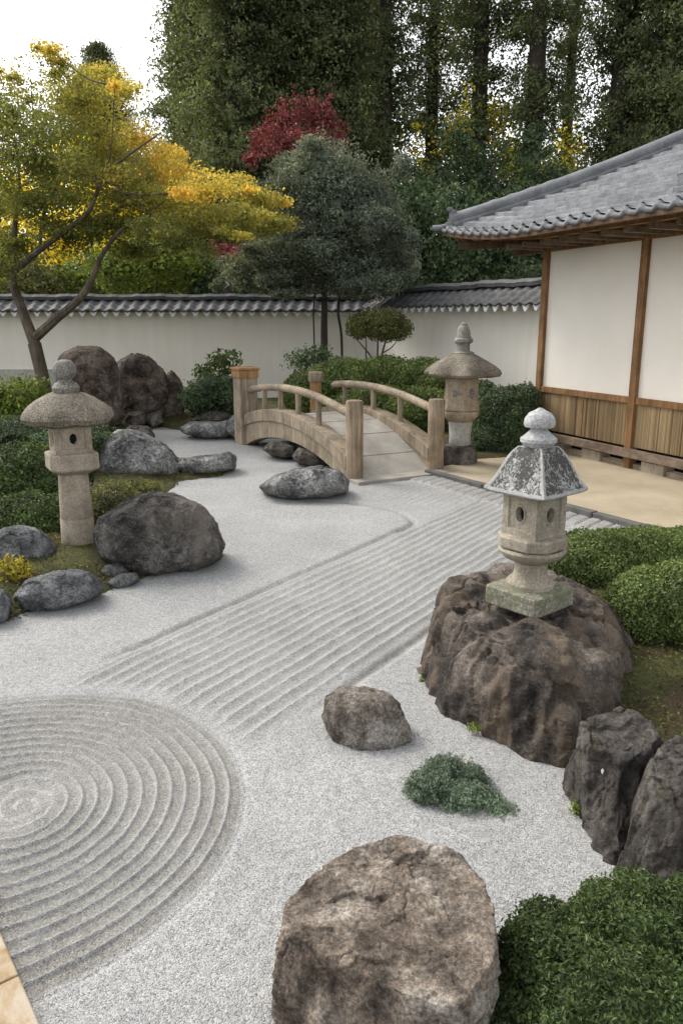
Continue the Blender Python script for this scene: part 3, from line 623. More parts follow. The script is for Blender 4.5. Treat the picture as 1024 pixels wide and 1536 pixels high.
def curved(r0, r1, zf0, zf1, t0=0, t1=1):
    R = [np.array([BP(k*BLEN, r0, zf0(k)), BP(k*BLEN, r1, zf0(k)), BP(k*BLEN, r1, zf1(k)), BP(k*BLEN, r0, zf1(k))]) for k in np.linspace(t0, t1, 41)]
    return MB().rings(R)
for r0, r1, q0, q1 in ((-.11, .11, -.135, .10), (BWID-.11, BWID+.11, BWID-.10, BWID+.135)):
    s_ = -1 if r0 < 0 else 1
    curved(r0, r1, lambda k: np.maximum(zu(k), -.08), lambda k: zt(k)-.2).build('girder', W0, t, bevel=.006)
    curved(min(r0-.025, r1+.025) if s_ < 0 else r0-.025, r1+.025, lambda k: zt(k)-.2, lambda k: zt(k)).build('kerb_beam', W0, t, bevel=.012)
# deck planks as one board surface with joints
R = [np.array([BP(k*BLEN, .11, zd(k)-.06), BP(k*BLEN, BWID-.11, zd(k)-.06), BP(k*BLEN, BWID-.11, zd(k)), BP(k*BLEN, .11, zd(k))]) for k in np.linspace(-.02, 1, 61)]
MB().rings(R).build('deck', M['deck'], t)
mb = MB()
for k in np.arange(.1, 1, .14): mb.box(lambda a_, b_, z_: BP(a_, b_, z_), k*BLEN-.006, k*BLEN+.006, .12, BWID-.12, float(zd(k))-.01, float(zd(k))+.004)
mb.build('deck_joint', W1, t)
def rail(r, t0, t1):
    ks = np.linspace(t0, t1, 30); pts = np.array([BP(k*BLEN, r, zr(k)) for k in ks]); rad = np.full(30, .062)
    rad[-1] = .035
    MB().tube(pts, rad, 14).build('handrail', W0, t, True, angle=50)
rail(0, .02, .985); rail(BWID, .02, .83)
for r, ks in ((0, (.27, .45, .62, .79)), (BWID, (.25, .46, .71))):
    for k in ks:
        p0 = BP(k*BLEN, r, zt(k)-.02); p1 = BP(k*BLEN, r, zr(k)-.02); rad = .047
        MB().tube([p0, (p0+p1)/2, p1], [rad, rad*.95, rad], 10).build('baluster', W0, t, True)
for (s_, r, h, mat, cap) in ((-.02, -.0, 1.13, W1, 0), (-.0, BWID, 1.08, W1, 0), (BLEN, -.02, 1.36, W0, 1), (BLEN, BWID, 1.25, W2, 2)):
    c_ = BP(s_, r, 0); 
    if cap == 1:
        fr = lambda a_, b_, z_: c_+BA*a_+BR*b_+np.array([0, 0, z_])
        po = MB().box(fr, -.17, .17, -.17, .17, -.1, h).build('post', mat, t, bevel=.012)
        mb = MB(); mb.box(fr, -.19, .19, -.19, .19, h-.16, h-.02); mb.box(fr, -.21, .21, -.21, .21, h-.02, h+.025); mb.build('post_cap', W2, po, bevel=.01)
    elif cap == 2:
        po = MB().lathe(c_, [(.11, -.1), (.11, h-.16)], 20).build('post', mat, t, True)
        MB().lathe(c_, [(.135, h-.17), (.14, h-.15), (.14, h-.01), (.12, h+.01), (.02, h+.015)], 24).build('post_cap', W0, po, True)
    else:
        MB().lathe(c_, [(.128, -.1), (.124, .3), (.122, h-.03), (.11, h-.006), (.08, h), (.01, h+.002)], 24).build('post', mat, t, True)
MB().box(lambda a_, b_, z_: BP(a_, b_, z_), -.36, -.1, -.12, BWID+.12, -.05, .045).build('threshold', M['deck'], t, bevel=.01)
# stone kerb between the gravel and the sand court
m = Mat('kerb_stone'); m.base(m.ramp(m.noise(6, 6, .7), [(.3, (.07, .07, .068)), (.7, (.16, .155, .145))])); m.bump(m.noise(50, 5, .8), .01, .6)
kl = float(np.linalg.norm(K1-K0)); seams = [.0, 1.25, kl-.62, kl+.02, kl+1.6]
for i in range(4):
    a0, a1 = seams[i]+.006, seams[i+1]-.006
    lab = ['long dark kerb stone starting at the right bridge post', 'longest dark kerb stone, running behind the white roofed lantern', 'short dark kerb stone ending by the clipped hedge', 'dark kerb stone partly hidden behind the clipped hedge'][i]
    o = MB().box(lambda a_, b_, z_: np.array([K0[0]+KD[0]*a_+KN[0]*b_, K0[1]+KD[1]*a_+KN[1]*b_, z_]), a0, a1, -.055, .055, -.1, .085+.006*(i % 2)).build('kerb_stone', m.m, None, bevel=.012)
    tag(o, lab, 'kerb stone', 'kerb stones edging the sand court')
# travertine paving at the lower left
m = Mat('travertine'); c = m.ramp(m.noise(7, 7, .7, dist=.6), [(.36, (.26, .16, .07)), (.5, (.36, .27, .165)), (.62, (.42, .36, .28))]); m.base(c); m.bump(m.noise(40, 6, .7), .006, .5); m.b.inputs['Roughness'].default_value = .6
e0, e1 = G(0, 1395, .06)[:2], G(60, 1536, .06)[:2]; ed = (e1-e0)/np.linalg.norm(e1-e0); en = np.array([ed[1], -ed[0]])
if en[0] > 0: en = -en
sm = float(np.linalg.norm(G(28, 1462, .06)[:2]-e0))
for i, (a0, a1) in enumerate(((sm-.62, sm-.003), (sm+.003, sm+.62))):
    o = MB().box(lambda a_, b_, z_: np.array([e0[0]+ed[0]*a_+en[0]*b_, e0[1]+ed[1]*a_+en[1]*b_, z_]), a0, a1, 0, .5, -.1, .06).build('paving_slab', m.m, None, bevel=.006)
    tag(o, ['tan travertine paving slab at the edge of the raked rings, farther of two', 'tan travertine paving slab in the lower left corner, nearer of two'][i], 'paving slab', 'paving slabs beside the gravel')
# ================================================================ HOUSE
HC = np.array([3.47, 13.72, 0]); HU = np.array([.3847, -.9230, 0]); HN = np.array([-.9230, -.3847, 0])
def HP(u, v, z): return HC+HU*u+HN*v+np.array([0, 0, z])
OW = wood_mat('orange_brown_timber', (.13, .068, .03), (.225, .12, .052), (.31, .18, .085), scale=.6)
DW = wood_mat('dark_brown_timber', (.055, .032, .018), (.10, .06, .033), (.15, .095, .055), scale=.6)
GW = wood_mat('grey_brown_timber', (.12, .085, .06), (.20, .15, .11), (.28, .22, .17), 1, .6)
m = Mat('cream_plaster'); m.base(m.ramp(m.noise(1.2, 5, .6), [(.3, (.72, .68, .61)), (.7, (.78, .74, .68))])); m.bump(m.noise(60, 5, .7), .002, .4); M['plaster'] = m.m
m = Mat('bamboo_strips'); c = m.ramp(m.attr('tint'), [(.0, (.12, .085, .045)), (.35, (.25, .175, .095)), (.7, (.345, .25, .14)), (1, (.42, .32, .19))])
c = m.mix(.7, c, m.ramp(m.noise(3, 5, .6, sc=(2, 2, .5)), [(.3, bw(.6)), (.7, bw(1.15))]), 'MULTIPLY'); m.base(c); M['bamboo'] = m.m
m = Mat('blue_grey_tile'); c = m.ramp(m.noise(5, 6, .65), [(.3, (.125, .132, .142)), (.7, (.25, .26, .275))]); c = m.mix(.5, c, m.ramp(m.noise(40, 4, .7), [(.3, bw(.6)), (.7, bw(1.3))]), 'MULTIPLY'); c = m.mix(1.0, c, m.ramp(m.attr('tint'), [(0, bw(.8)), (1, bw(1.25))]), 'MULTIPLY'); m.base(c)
m.b.inputs['Roughness'].default_value = .7; m.b.inputs['Specular IOR Level'].default_value = .4; m.bump(m.noise(60, 4), .004, .5); M['tile'] = m.m
m = Mat('dark_tile'); c = m.ramp(m.noise(4, 6, .7), [(.3, (.04, .041, .043)), (.7, (.12, .12, .125))]); c = m.mix(.6, c, m.ramp(m.noise(30, 5, .8), [(.3, bw(.45)), (.7, bw(1.5))]), 'MULTIPLY'); m.base(c); m.b.inputs['Roughness'].default_value = .6; M['walltile'] = m.m
m = Mat('lime_pendant'); m.base(m.ramp(m.noise(9, 5), [(.3, (.55, .57, .60)), (.7, (.75, .76, .78))])); M['lime'] = m.m
house = thing('house', 'cream walled wooden house with bamboo wainscot and grey tiled roof at the right', 'house', HP(3, -2, 0))
BAY = 2.27; UE = 8*BAY/2
posts = [0, BAY, 2*BAY, 3*BAY, 4*BAY]
for u in posts: MB().box(HP, u-.065, u+.065, -.07, .075, .0, 3.37).build('post', OW, house, bevel=.006)
for i in range(4):
    a, b = posts[i]+.067, posts[i+1]-.067
    MB().box(HP, a, b, -.04, .012, 1.095, 3.31).build('plaster_panel', M['plaster'], house)
    MB().box(HP, a, b, -.05, .055, 1.0, 1.097).build('rail', OW, house, bevel=.005)
    mb = MB(); n_ = int((b-a)/.024)
    for k in range(n_):
        uc = a+(k+.5)*(b-a)/n_; mb.cur = float(np.clip(random.gauss(.55, .22)+.22*math.sin(uc*3.1), .02, 1)); hw = (b-a)/n_*.47; dv = random.uniform(0, .004)
        R = [np.array([HP(uc-hw, 0, z), HP(uc-hw*.6, .010+dv, z), HP(uc+hw*.6, .010+dv, z), HP(uc+hw, 0, z)]) for z in (.36, 1.0)]; mb.rings(R)
    mb.cur = 0.02; mb.box(HP, a, b, -.03, .002, .36, 1.0); mb.build('wainscot', M['bamboo'], house)
    MB().box(HP, (a+b)/2-.02, (a+b)/2+.02, .0, .024, .36, 1.0).build('batten', OW, house)
    MB().box(HP, a, b, -.05, .03, 3.42, 4.05).build('frieze', OW, house)
    # foundation
    for q in (.22, .66):
        uu = a+(b-a)*q; MB().box(HP, uu-.24, uu+.20, -.16, .06, .0, .19).build('foundation_stone', LS['sand'], house, bevel=.012)
    MB().box(HP, a, b, -.12, .0, -.05, .11).build('plinth', LS['far'], house, bevel=.01)
MB().box(HP, -.08, UE+.1, .075, .155, .215, .345).build('sill_beam', GW, house, bevel=.01)
MB().box(HP, -.08, UE+.1, -.08, .09, 3.312, 3.425).build('head_beam', OW, house, bevel=.006)
MB().box(HP, -.02, UE, -.6, -.2, -.05, .36).build('crawl_space_shade', M['hollow_shade'], house)  # black box puts the shade under the floor into colour
# far end wall and back, seen only from aside
MB().box(HP, -.03, .03, -6, -.075, .25, 4.0).build('end_wall', M['plaster'], house)
MB().box(HP, -.03, UE, -6.1, -6.0, .0, 4.0).build('back_wall', M['plaster'], house)
MB().box(HP, UE-.06, UE, -5.99, -.05, .0, 4.0).build('end_wall', M['plaster'], house)
OV = 1.3
lift = lambda u: .25*np.clip(1-(u+OV)/2.6, 0, 1)**2
def zroof(u, w): return 3.50+lift(u)+.5*w
# front slope of tiles
tl = []; nu, nw = 430, 300; ws = np.linspace(0, 4.4, nw); V = []
for w_ in ws:
    u0 = -OV+w_; us = u0+(np.linspace(0, 1, nu)**1.15)*(UE+1.3-u0); fr = (w_/.19) % 1.0
    rowj = np.floor(w_/.19)
    ph = us/.27*2*math.pi; wk = .16+.84*math.exp(-w_/.10); wave = (.030*np.cos(ph)+.012*np.cos(2*ph+.8))*wk
    jit = .008*np.sin(np.floor(us/.27)*12.9+rowj*7.7)
    zz = zroof(us, w_)+wave+.055*(1-fr)+jit-(.075 if fr > .86 else 0)
    P = HC+np.outer(us, HU)+np.outer(np.full(nu, OV-w_), HN); P[:, 2] += zz; V.append(P); tl.append(_hash(np.floor(us/.27).astype(np.int64), np.full(nu, int(rowj)), np.zeros(nu, np.int64), 5)*(.35 if fr > .9 else 1))  # tint also drops along course gaps, painting their shadow lines
V = np.concatenate(V); idx = np.arange(nu*nw).reshape(nw, nu)
F = np.c_[idx[:-1, :-1].ravel(), idx[:-1, 1:].ravel(), idx[1:, 1:].ravel(), idx[1:, :-1].ravel()]
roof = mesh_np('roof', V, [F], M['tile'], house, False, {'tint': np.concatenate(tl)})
# eave row: thick tile fronts along the edge, and the boards under it
V = []; us = np.linspace(-OV, UE+1.3, 700); ph = us/.27*2*math.pi; wave = .030*np.cos(ph)+.012*np.cos(2*ph+.8)
for v_, dz, wk in ((OV-.02, .030, 1), (OV+.035, .028, 1), (OV+.04, -.03, 1.0), (OV+.02, -.045, .35), (OV-.12, -.05, 0)):
    P = HC+np.outer(us, HU)+np.outer(np.full(len(us), v_), HN); P[:, 2] += zroof(us, 0)+wave*wk+dz; V.append(P)
V = np.concatenate(V); idx = np.arange(len(V)).reshape(5, -1)
F = np.c_[idx[:-1, :-1].ravel(), idx[:-1, 1:].ravel(), idx[1:, 1:].ravel(), idx[1:, :-1].ravel()]
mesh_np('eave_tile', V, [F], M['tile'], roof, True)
# end slope towards the woods
V = []; us2 = np.linspace(0, 4.4, 60)
for w_ in us2:
    vs = np.linspace(OV-w_, -7, 60); P = HC+np.outer(np.full(60, -OV+w_), HU)+np.outer(vs, HN); P[:, 2] += 3.52+.25*np.clip(1-(OV-vs)/2.6, 0, 1)**2+.5*w_; V.append(P)
V = np.concatenate(V); idx = np.arange(3600).reshape(60, 60); F = np.c_[idx[:-1, :-1].ravel(), idx[:-1, 1:].ravel(), idx[1:, 1:].ravel(), idx[1:, :-1].ravel()]
mesh_np('end_slope', V, [F], M['tile'], roof, True)
# soffit boards following the eave
V = []; us = np.linspace(-OV+.06, UE+1.2, 80)
for v_ in (OV-.06, -.0):
    w_ = OV-v_; P = HC+np.outer(us if v_ > 0 else np.maximum(us, -.05), HU)+np.outer(np.full(80, v_), HN); P[:, 2] += 3.47+lift(us)*(1-.6*w_/OV)-.055+.30*w_; V.append(P)
V = np.concatenate(V); idx = np.arange(160).reshape(2, 80); F = np.c_[idx[0, :-1], idx[0, 1:], idx[1, 1:], idx[1, :-1]]
mesh_np('soffit', V, [F], OW, house, True)
# end-side soffit
V = []; vs = np.linspace(OV-.06, -6, 60)
for u_ in (-OV+.06, 0):
    w_ = u_+OV; P = HC+np.outer(np.full(60, u_), HU)+np.outer(vs if u_ < 0 else np.minimum(vs, .05), HN); P[:, 2] += 3.47+.25*np.clip(1-(OV-vs)/2.6, 0, 1)**2*(1-.6*w_/OV)-.055+.30*w_; V.append(P)
V = np.concatenate(V); idx = np.arange(120).reshape(2, 60); F = np.c_[idx[0, :-1], idx[0, 1:], idx[1, 1:], idx[1, :-1]]
mesh_np('soffit', V, [F], OW, house, True)
def eave_strip(name, v0, v1, z0, z1, mat, u_lo, bev=0):
    ks = np.linspace(u_lo, UE+1.2, 50); R = [np.array([HP(k, v0, z0+float(lift(k))), HP(k, v1, z0+float(lift(k))), HP(k, v1, z1+float(lift(k))), HP(k, v0, z1+float(lift(k)))]) for k in ks]
    return MB().rings(R).build(name, mat, house)
eave_strip('fascia', OV-.05, OV+.015, 3.40, 3.462, DW, -OV+.05)
eave_strip('eave_purlin', .74, .86, 3.415, 3.475, OW, -1.05)
for k in range(int((UE+1.5)/.235)):
    u = -1.0+k*.235
    R = [np.array([HP(u-.03, v, z), HP(u+.03, v, z), HP(u+.03, v, z+.07), HP(u-.03, v, z+.07)]) for v, z in ((max(.0, -u*.0) if u > 0 else -u*.9, 3.47+.30*(OV-(0 if u > 0 else -u*.9))-.13), (OV-.05, 3.41+float(lift(u))-.02+.0))]
    MB().rings(R).build('rafter', OW, house)
for k in range(int((UE+.3)/.454)):
    u = -.02+k*.454; MB().box(HP, u-.04, u+.04,   .092, .82, 3.335, 3.412).build('bracket', GW, house)
MB().box(lambda a_, b_, z_: HC+(HU*-1+HN)*a_/2**.5+(HU+HN)*b_/2**.5+np.array([0, 0, z_]), .0, 1.55, -.06, .06, 3.40, 3.52).build('hip_beam', DW, house)
MB().box(HP, -.95, -.05, -.05, .07, 3.31, 3.41).build('bracket', DW, house)
# hip ridge
hd = (HU-HN)
ks = np.linspace(.12, 4.4, 60); pts = np.array([HP(-OV+k, OV-k, float(zroof(-OV+k, k))+.10) for k in ks])
rad = .120+.012*(np.abs(((ks*1.414/.3) % 1)-.5) > .44)
rg = MB(); rg.tube(pts, rad, 14); hip = rg.build('hip_ridge', M['tile'], roof, True)
mb = MB(); mb.tube(pts-np.array([0, 0, .09]), np.full(60, .12), 10); mb.build('ridge_bed', M['tile'], roof, True)
oc = HP(-OV+.13, OV-.13, float(zroof(-OV+.13, .13)))
fr = lambda a_, b_, z_: oc+(HU-HN)/2**.5*a_+(HU+HN)/2**.5*b_+np.array([0, 0, z_])
mb = MB(); mb.box(fr, -.10, .02, -.14, .14, -.02, .06); mb.box(fr, -.07, .02, -.11, .11, .06, .12); mb.box(fr, -.06, .05, -.085, .085, .12, .26); mb.tube([fr(-.06, -.10, .27), fr(-.06, .10, .27)], .04, 10); mb.build('ridge_end_ornament', M['tile'], roof, bevel=.012)
mb = MB(); tp = [HP(-OV+k, OV-k, float(zroof(-OV+max(k, 0), max(k, 0)))+.02) for k in (-.13, -.02, .12)]; mb.tube(tp, [.05, .055, .06], 12); mb.build('corner_tile', M['tile'], roof, True)
# descending ridge at the right edge
ks = np.linspace(.35, 4.2, 40); u_r = 3.86
mb = MB(); mb.tube(np.array([HP(u_r, OV-k, float(zroof(u_r, k))+.08) for k in ks]), .085, 12); mb.build('descending_ridge', M['tile'], roof, True)
oc = HP(u_r, OV-.30, float(zroof(u_r, .3))); fr = lambda a_, b_, z_: oc+HU*a_+HN*b_+np.array([0, 0, z_])
mb = MB(); mb.box(fr, -.13, .13, -.03, .09, .0, .08); mb.box(fr, -.10, .10, -.03, .06, .08, .21); mb.tube([fr(-.11, .03, .22), fr(.11, .03, .22)], .035, 10); mb.build('ridge_end_ornament', M['tile'], roof, bevel=.012)
# ================================================================ GARDEN WALLS
m = Mat('white_wall_plaster'); c = m.ramp(m.noise(.6, 6, .6), [(.3, (.80, .76, .68)), (.7, (.86, .83, .77))])
st = m.ramp(m.noise(2.5, 6, .65, sc=(1.5, 1.5, .15)), [(.35, bw(.88)), (.6, bw(1.0))]); m.base(m.mix(.5, c, st, 'MULTIPLY')); m.bump(m.noise(30, 5, .7), .003, .4); M['wallplaster'] = m.m
def garden_wall(A, B, ztop, label, rise, per=.31, over=.42):
    A = np.array([*A, 0.]); B = np.array([*B, 0.]); L = float(np.linalg.norm(B-A)); ux = (B-A)/L; nv = np.array([ux[1], -ux[0], 0])
    if nv@(np.array([0, 0, 0])-A) < 0: nv = -nv
    WP = lambda a, b, z: A+ux*a+nv*b+np.array([0, 0, z])
    t = thing('garden_wall', label, 'wall', (A+B)/2)
    MB().box(WP, 0, L, -.36, 0, -.1, ztop+.05).build('plaster', M['wallplaster'], t)
    MB().box(WP, 0, L, -.40, .045, ztop+.05, ztop+.10).build('cornice', M['wallplaster'], t)
    n = int(L/per)*14; a = np.linspace(0, L, n); ph = a/per*2*math.pi
    for sg, nm in ((1, 'tile_slope'), (-1, 'tile_slope')):
        V = []; K = 22
        for k in range(K+1):
            f = k/K; b = (-.18+sg*(over+.18)*(1-f)); crs = (f*3.2) % 1
            z = ztop+.10+rise*f+.026*np.cos(ph)+.03*(1-crs)+.006*np.sin(np.floor(a/per)*9.7+math.floor(f*3.2)*5)
            P = A+np.outer(a, ux)+nv*b; P[:, 2] += z; V.append(P)
        V = np.concatenate(V); idx = np.arange(len(V)).reshape(K+1, n)
        F = np.c_[idx[:-1, :-1].ravel(), idx[:-1, 1:].ravel(), idx[1:, 1:].ravel(), idx[1:, :-1].ravel()]
        mesh_np(nm, V, [F], M['walltile'], t, True)
    # tile fronts and pale triangular pendants between the rolls
    V = []
    for b, dz, wk in ((over, .03, 1), (over+.02, .02, 1), (over+.022, -.025, 1), (over-.1, -.05, .3)):
        P = A+np.outer(a, ux)+nv*b; P[:, 2] += ztop+.10+.026*np.cos(ph)*wk+dz; V.append(P)
    V = np.concatenate(V); idx = np.arange(len(V)).reshape(4, n); F = np.c_[idx[:-1, :-1].ravel(), idx[:-1, 1:].ravel(), idx[1:, 1:].ravel(), idx[1:, :-1].ravel()]
    mesh_np('eave_tile', V, [F], M['walltile'], t, True)
    mb = MB()
    for k in range(int(L/per)):
        c_ = (k+.5)*per; h_ = per*.36; zt_ = ztop+.10-.03; jit = random.uniform(-.012, .012)
        mb.add([WP(c_-h_, over+.0, zt_+.03), WP(c_+h_, over+.0, zt_+.03), WP(c_+h_*.25, over+.005, zt_-.12+jit), WP(c_-h_*.25, over+.005, zt_-.12+jit), WP(c_-h_, over-.04, zt_+.03), WP(c_+h_, over-.04, zt_+.03), WP(c_+h_*.25, over-.03, zt_-.12+jit), WP(c_-h_*.25, over-.03, zt_-.12+jit)],
               [(0, 1, 2, 3), (7, 6, 5, 4), (0, 3, 7, 4), (1, 5, 6, 2), (3, 2, 6, 7), (0, 4, 5, 1)])
    mb.build('eave_pendant', M['lime'], t)
    R = [np.array([WP(k, -.18+x_, ztop+.10+rise+z_+.012*math.sin(k*3.1)+(.012 if int(k/.33) % 2 else 0)) for x_, z_ in ((-.16, -.03), (.16, -.03), (.17, .05), (.09, .12), (-.09, .12), (-.17, .05))]) for k in np.arange(0, L, .11)]
    MB().rings(R).build('ridge', M['walltile'], t)
    return t, WP
wl, WPL = garden_wall((-24, 22.5), (1.2, 22.5), 2.36, 'long white plastered garden wall with dark tile coping behind the left garden', .33)
MB().box(WPL, 0, 24-8.0, .0, .05, -.1, .85).build('plinth', LS['grey'], wl)
wr, WPR = garden_wall((.95, 22.1), (5.2, 14.62), 2.44, 'shorter white garden wall with dark tile coping running towards the house', .40)
# ================================================================ FOLIAGE
LEAF = np.array([[0, 0, 0], [.5, .5, .14], [0, 1, 0], [-.5, .5, .14]])
def leaves(P, Nrm, size, width=.55, jit=.7, droop=0.0):
    n = len(P); Nr = Nrm+RNG.normal(size=(n, 3))*jit; Nr /= np.linalg.norm(Nr, axis=1)[:, None]+1e-9
    T = RNG.normal(size=(n, 3)); T[:, 2] -= droop; T -= (T*Nr).sum(1)[:, None]*Nr; T /= np.linalg.norm(T, axis=1)[:, None]+1e-9
    B = np.cross(Nr, T); s = size*RNG.uniform(.6, 1.35, n)
    L = LEAF
    V = P[:, None, :] + (L[None, :, 0, None]*width*s[:, None, None])*B[:, None, :] + ((L[None, :, 1, None]-.5)*s[:, None, None])*T[:, None, :] + (L[None, :, 2, None]*s[:, None, None])*Nr[:, None, :]
    return V.reshape(-1, 3), np.arange(4*n).reshape(n, 4)
def sph(n):
    v = RNG.normal(size=(n, 3)); return v/np.linalg.norm(v, axis=1)[:, None]
def blob_leaves(blobs, leaf, cover, width=.55, shell=.3, lump=.16, lf=2.2, jit=.7, core=.8, zmin=None, seed=1, hue=None, bottom=True, droop=0.0, tsd=.22, gap=0.0):
    """leaf cloud over ellipsoids (centre, radii). Returns verts, faces, tint, hue."""
    VV = []; FF = []; TT = []; HH = []; n0 = 0
    for bi, (c, r) in enumerate(blobs):
        c = np.array(c, float); r = np.array(r, float)
        area = 4*math.pi*((((r[0]*r[1])**1.6+(r[0]*r[2])**1.6+(r[1]*r[2])**1.6)/3)**(1/1.6)); n = int(area*cover/(leaf*leaf*width*.5))
        d = sph(n)
        if not bottom: d[:, 2] = np.where(d[:, 2] < -.25, -d[:, 2], d[:, 2])
        lum = 1+lump*fbm(d*lf+bi*5.1+seed, 3, seed+bi)*1.6
        k = (1-shell*RNG.random(n)**1.6+(RNG.random(n) < .05)*RNG.random(n)*.10)*lum; P = c+d*r*k[:, None]
        keep = np.ones(n, bool)
        for bj, (c2, r2) in enumerate(blobs):
            if bj != bi: keep &= (((P-np.array(c2))/np.array(r2))**2).sum(1) > .62
        if zmin is not None: keep &= P[:, 2] > zmin
        if gap: keep &= fbm(P*gap[0], 3, seed+77)+RNG.normal(size=n)*.12 > gap[1]
        P = P[keep]; dn = (d/r)[keep]; dn /= np.linalg.norm(dn, axis=1)[:, None]
        V, F = leaves(P, dn, leaf, width, jit, droop); VV.append(V); FF.append(F+n0); n0 += len(V)
        TT.append(np.repeat(np.clip(RNG.normal(.5, tsd, len(P)), 0, 1), 4))
        hv = max(0, hue[bi]*1.05-.13) if hue is not None else 0.0
        HH.append(np.repeat(np.clip(hv+RNG.normal(0, .07, len(P))+fbm(P*1.1, 2, seed+3)*.14, 0, 1), 4))
    quads = np.concatenate(FF); tris = np.zeros((0, 3), int)
    if core:
        S, Fc = ICO[3]; tr = []
        for bi, (c, r) in enumerate(blobs):
            lum = core*(1+lump*fbm(S*lf+bi*5.1+seed, 3, seed+bi)*1.6); V = np.array(c)+S*np.array(r)*lum[:, None]
            if zmin is not None: V[:, 2] = np.maximum(V[:, 2], zmin-.05)
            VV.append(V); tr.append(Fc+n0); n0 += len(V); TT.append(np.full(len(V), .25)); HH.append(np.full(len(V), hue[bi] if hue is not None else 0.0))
        tris = np.concatenate(tr)
    return np.concatenate(VV), [quads, tris], np.concatenate(TT), np.concatenate(HH)
def pxblob(px, py, Y, rx, rz, ry=None):
    c = D(px, py, Y); k = mpx(c); return (c, (rx*k, (ry if ry is not None else (rx+rz)/2)*k, rz*k))
GREENS = {
 'box': [(0, (0.032, 0.051, 0.019)), (0.5, (0.076, 0.118, 0.037)), (1, (0.175, 0.244, 0.081))],
 'hedge': [(0, (0.056, 0.088, 0.026)), (0.5, (0.149, 0.208, 0.062)), (1, (0.317, 0.391, 0.128))],
 'dark': [(0, (0.041, 0.069, 0.034)), (0.5, (0.086, 0.134, 0.065)), (1, (0.176, 0.249, 0.113))],
 'conifer': [(0, (0.056, 0.074, 0.035)), (0.5, (0.122, 0.156, 0.073)), (1, (0.252, 0.29, 0.124))],
 'grey': [(0, (0.091, 0.121, 0.105)), (0.5, (0.181, 0.232, 0.203)), (1, (0.324, 0.386, 0.335))],
 'juniper': [(0, (0.088, 0.13, 0.099)), (0.5, (0.213, 0.29, 0.211)), (1, (0.426, 0.505, 0.382))],
 'bright': [(0, (0.069, 0.108, 0.018)), (0.5, (0.179, 0.245, 0.042)), (1, (0.331, 0.403, 0.084))],
 'olive': [(0, (0.058, 0.072, 0.023)), (0.5, (0.143, 0.156, 0.052)), (1, (0.273, 0.273, 0.104))],
 'yellow': [(0, (0.16, 0.15, 0.02)), (0.5, (0.42, 0.36, 0.04)), (1, (0.65, 0.55, 0.1))],
 'red': [(0, (0.09, 0.024, 0.03)), (0.5, (0.225, 0.053, 0.063)), (1, (0.39, 0.12, 0.112))],
 'far': [(0, (0.034, 0.048, 0.024)), (0.5, (0.068, 0.093, 0.043)), (1, (0.136, 0.153, 0.068))],
}
LM = {k: leaf_mat('leaf_'+k, v, .22, 1.6) for k, v in GREENS.items()}
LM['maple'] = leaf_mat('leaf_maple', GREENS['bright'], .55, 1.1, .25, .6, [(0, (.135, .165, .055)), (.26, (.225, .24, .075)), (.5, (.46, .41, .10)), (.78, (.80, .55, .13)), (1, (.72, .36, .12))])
LM['conifer'] = leaf_mat('leaf_conifer_spray', GREENS['conifer'], .3, .55, .75)
LM['greytree'] = leaf_mat('leaf_greytree', [(0, (.085, .108, .08)), (.5, (.175, .215, .165)), (1, (.30, .34, .27))], .25, .9, .6)
LM['glow'] = leaf_mat('leaf_gold_backlight', [(0, (.30, .28, .02)), (.5, (.64, .58, .05)), (1, (.85, .76, .12))], .65, .8, .3)  # yellow raised so the leaf colour itself carries the golden backlight
BARK = wood_mat('bark', (.05, .038, .028), (.11, .088, .066), (.18, .15, .115), scale=.35)
DBARK = wood_mat('dark_bark', (.025, .02, .016), (.055, .044, .035), (.09, .075, .06), scale=.3)
def shrub(name, label, cat, blobs, leaf, cover, mat, zmin=0.0, group=None, seed=1, stems=None, **kw):
    base = np.mean([b[0] for b in blobs], axis=0); base[2] = max(zmin or 0, 0)
    V, F, T, Hh = blob_leaves(blobs, leaf, cover, zmin=zmin, seed=seed, **kw)
    if stems is None:
        o = mesh_np(name, V-base, F, mat, None, False, {'tint': T, 'hue': Hh}); o.location = base.tolist(); return tag(o, label, cat, group)
    t = thing(name, label, cat, base, group); mesh_np('foliage', V, F, mat, t, False, {'tint': T, 'hue': Hh})
    for pts, r0, r1 in stems:
        p = smooth_path(pts, 4); MB().tube(p, np.linspace(r0, r1, len(p)), 7).build('stem', BARK, t, True)
    return t
GH = 'clipped hedge mounds'
# --- bottom right bush and the right hedges
B = [pxblob(850, 1470, 2.15, 115, 105), pxblob(955, 1440, 2.25, 130, 110), pxblob(1075, 1450, 2.25, 120, 115), pxblob(780, 1545, 2.0, 75, 70), pxblob(920, 1560, 1.9, 150, 120)]
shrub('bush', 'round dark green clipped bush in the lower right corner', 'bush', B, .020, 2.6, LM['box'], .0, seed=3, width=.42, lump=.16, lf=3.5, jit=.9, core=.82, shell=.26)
B = [pxblob(890, 848, 6.1, 76, 54), pxblob(960, 840, 6.3, 84, 50), pxblob(1050, 838, 6.3, 84, 50)]
shrub('hedge_mound', 'clipped hedge mound just right of the white roofed lantern, farther of two', 'hedge', B, .026, 2.2, LM['hedge'], .1, GH, 5, lump=.10, lf=3, shell=.2)
B = [pxblob(968, 912, 4.9, 60, 60), pxblob(1040, 905, 4.85, 84, 66)]
shrub('hedge_mound', 'clipped hedge mound above the mossy slope, nearer of two at the right edge', 'hedge', B, .024, 2.2, LM['hedge'], .1, GH, 6, lump=.10, lf=3, shell=.2)
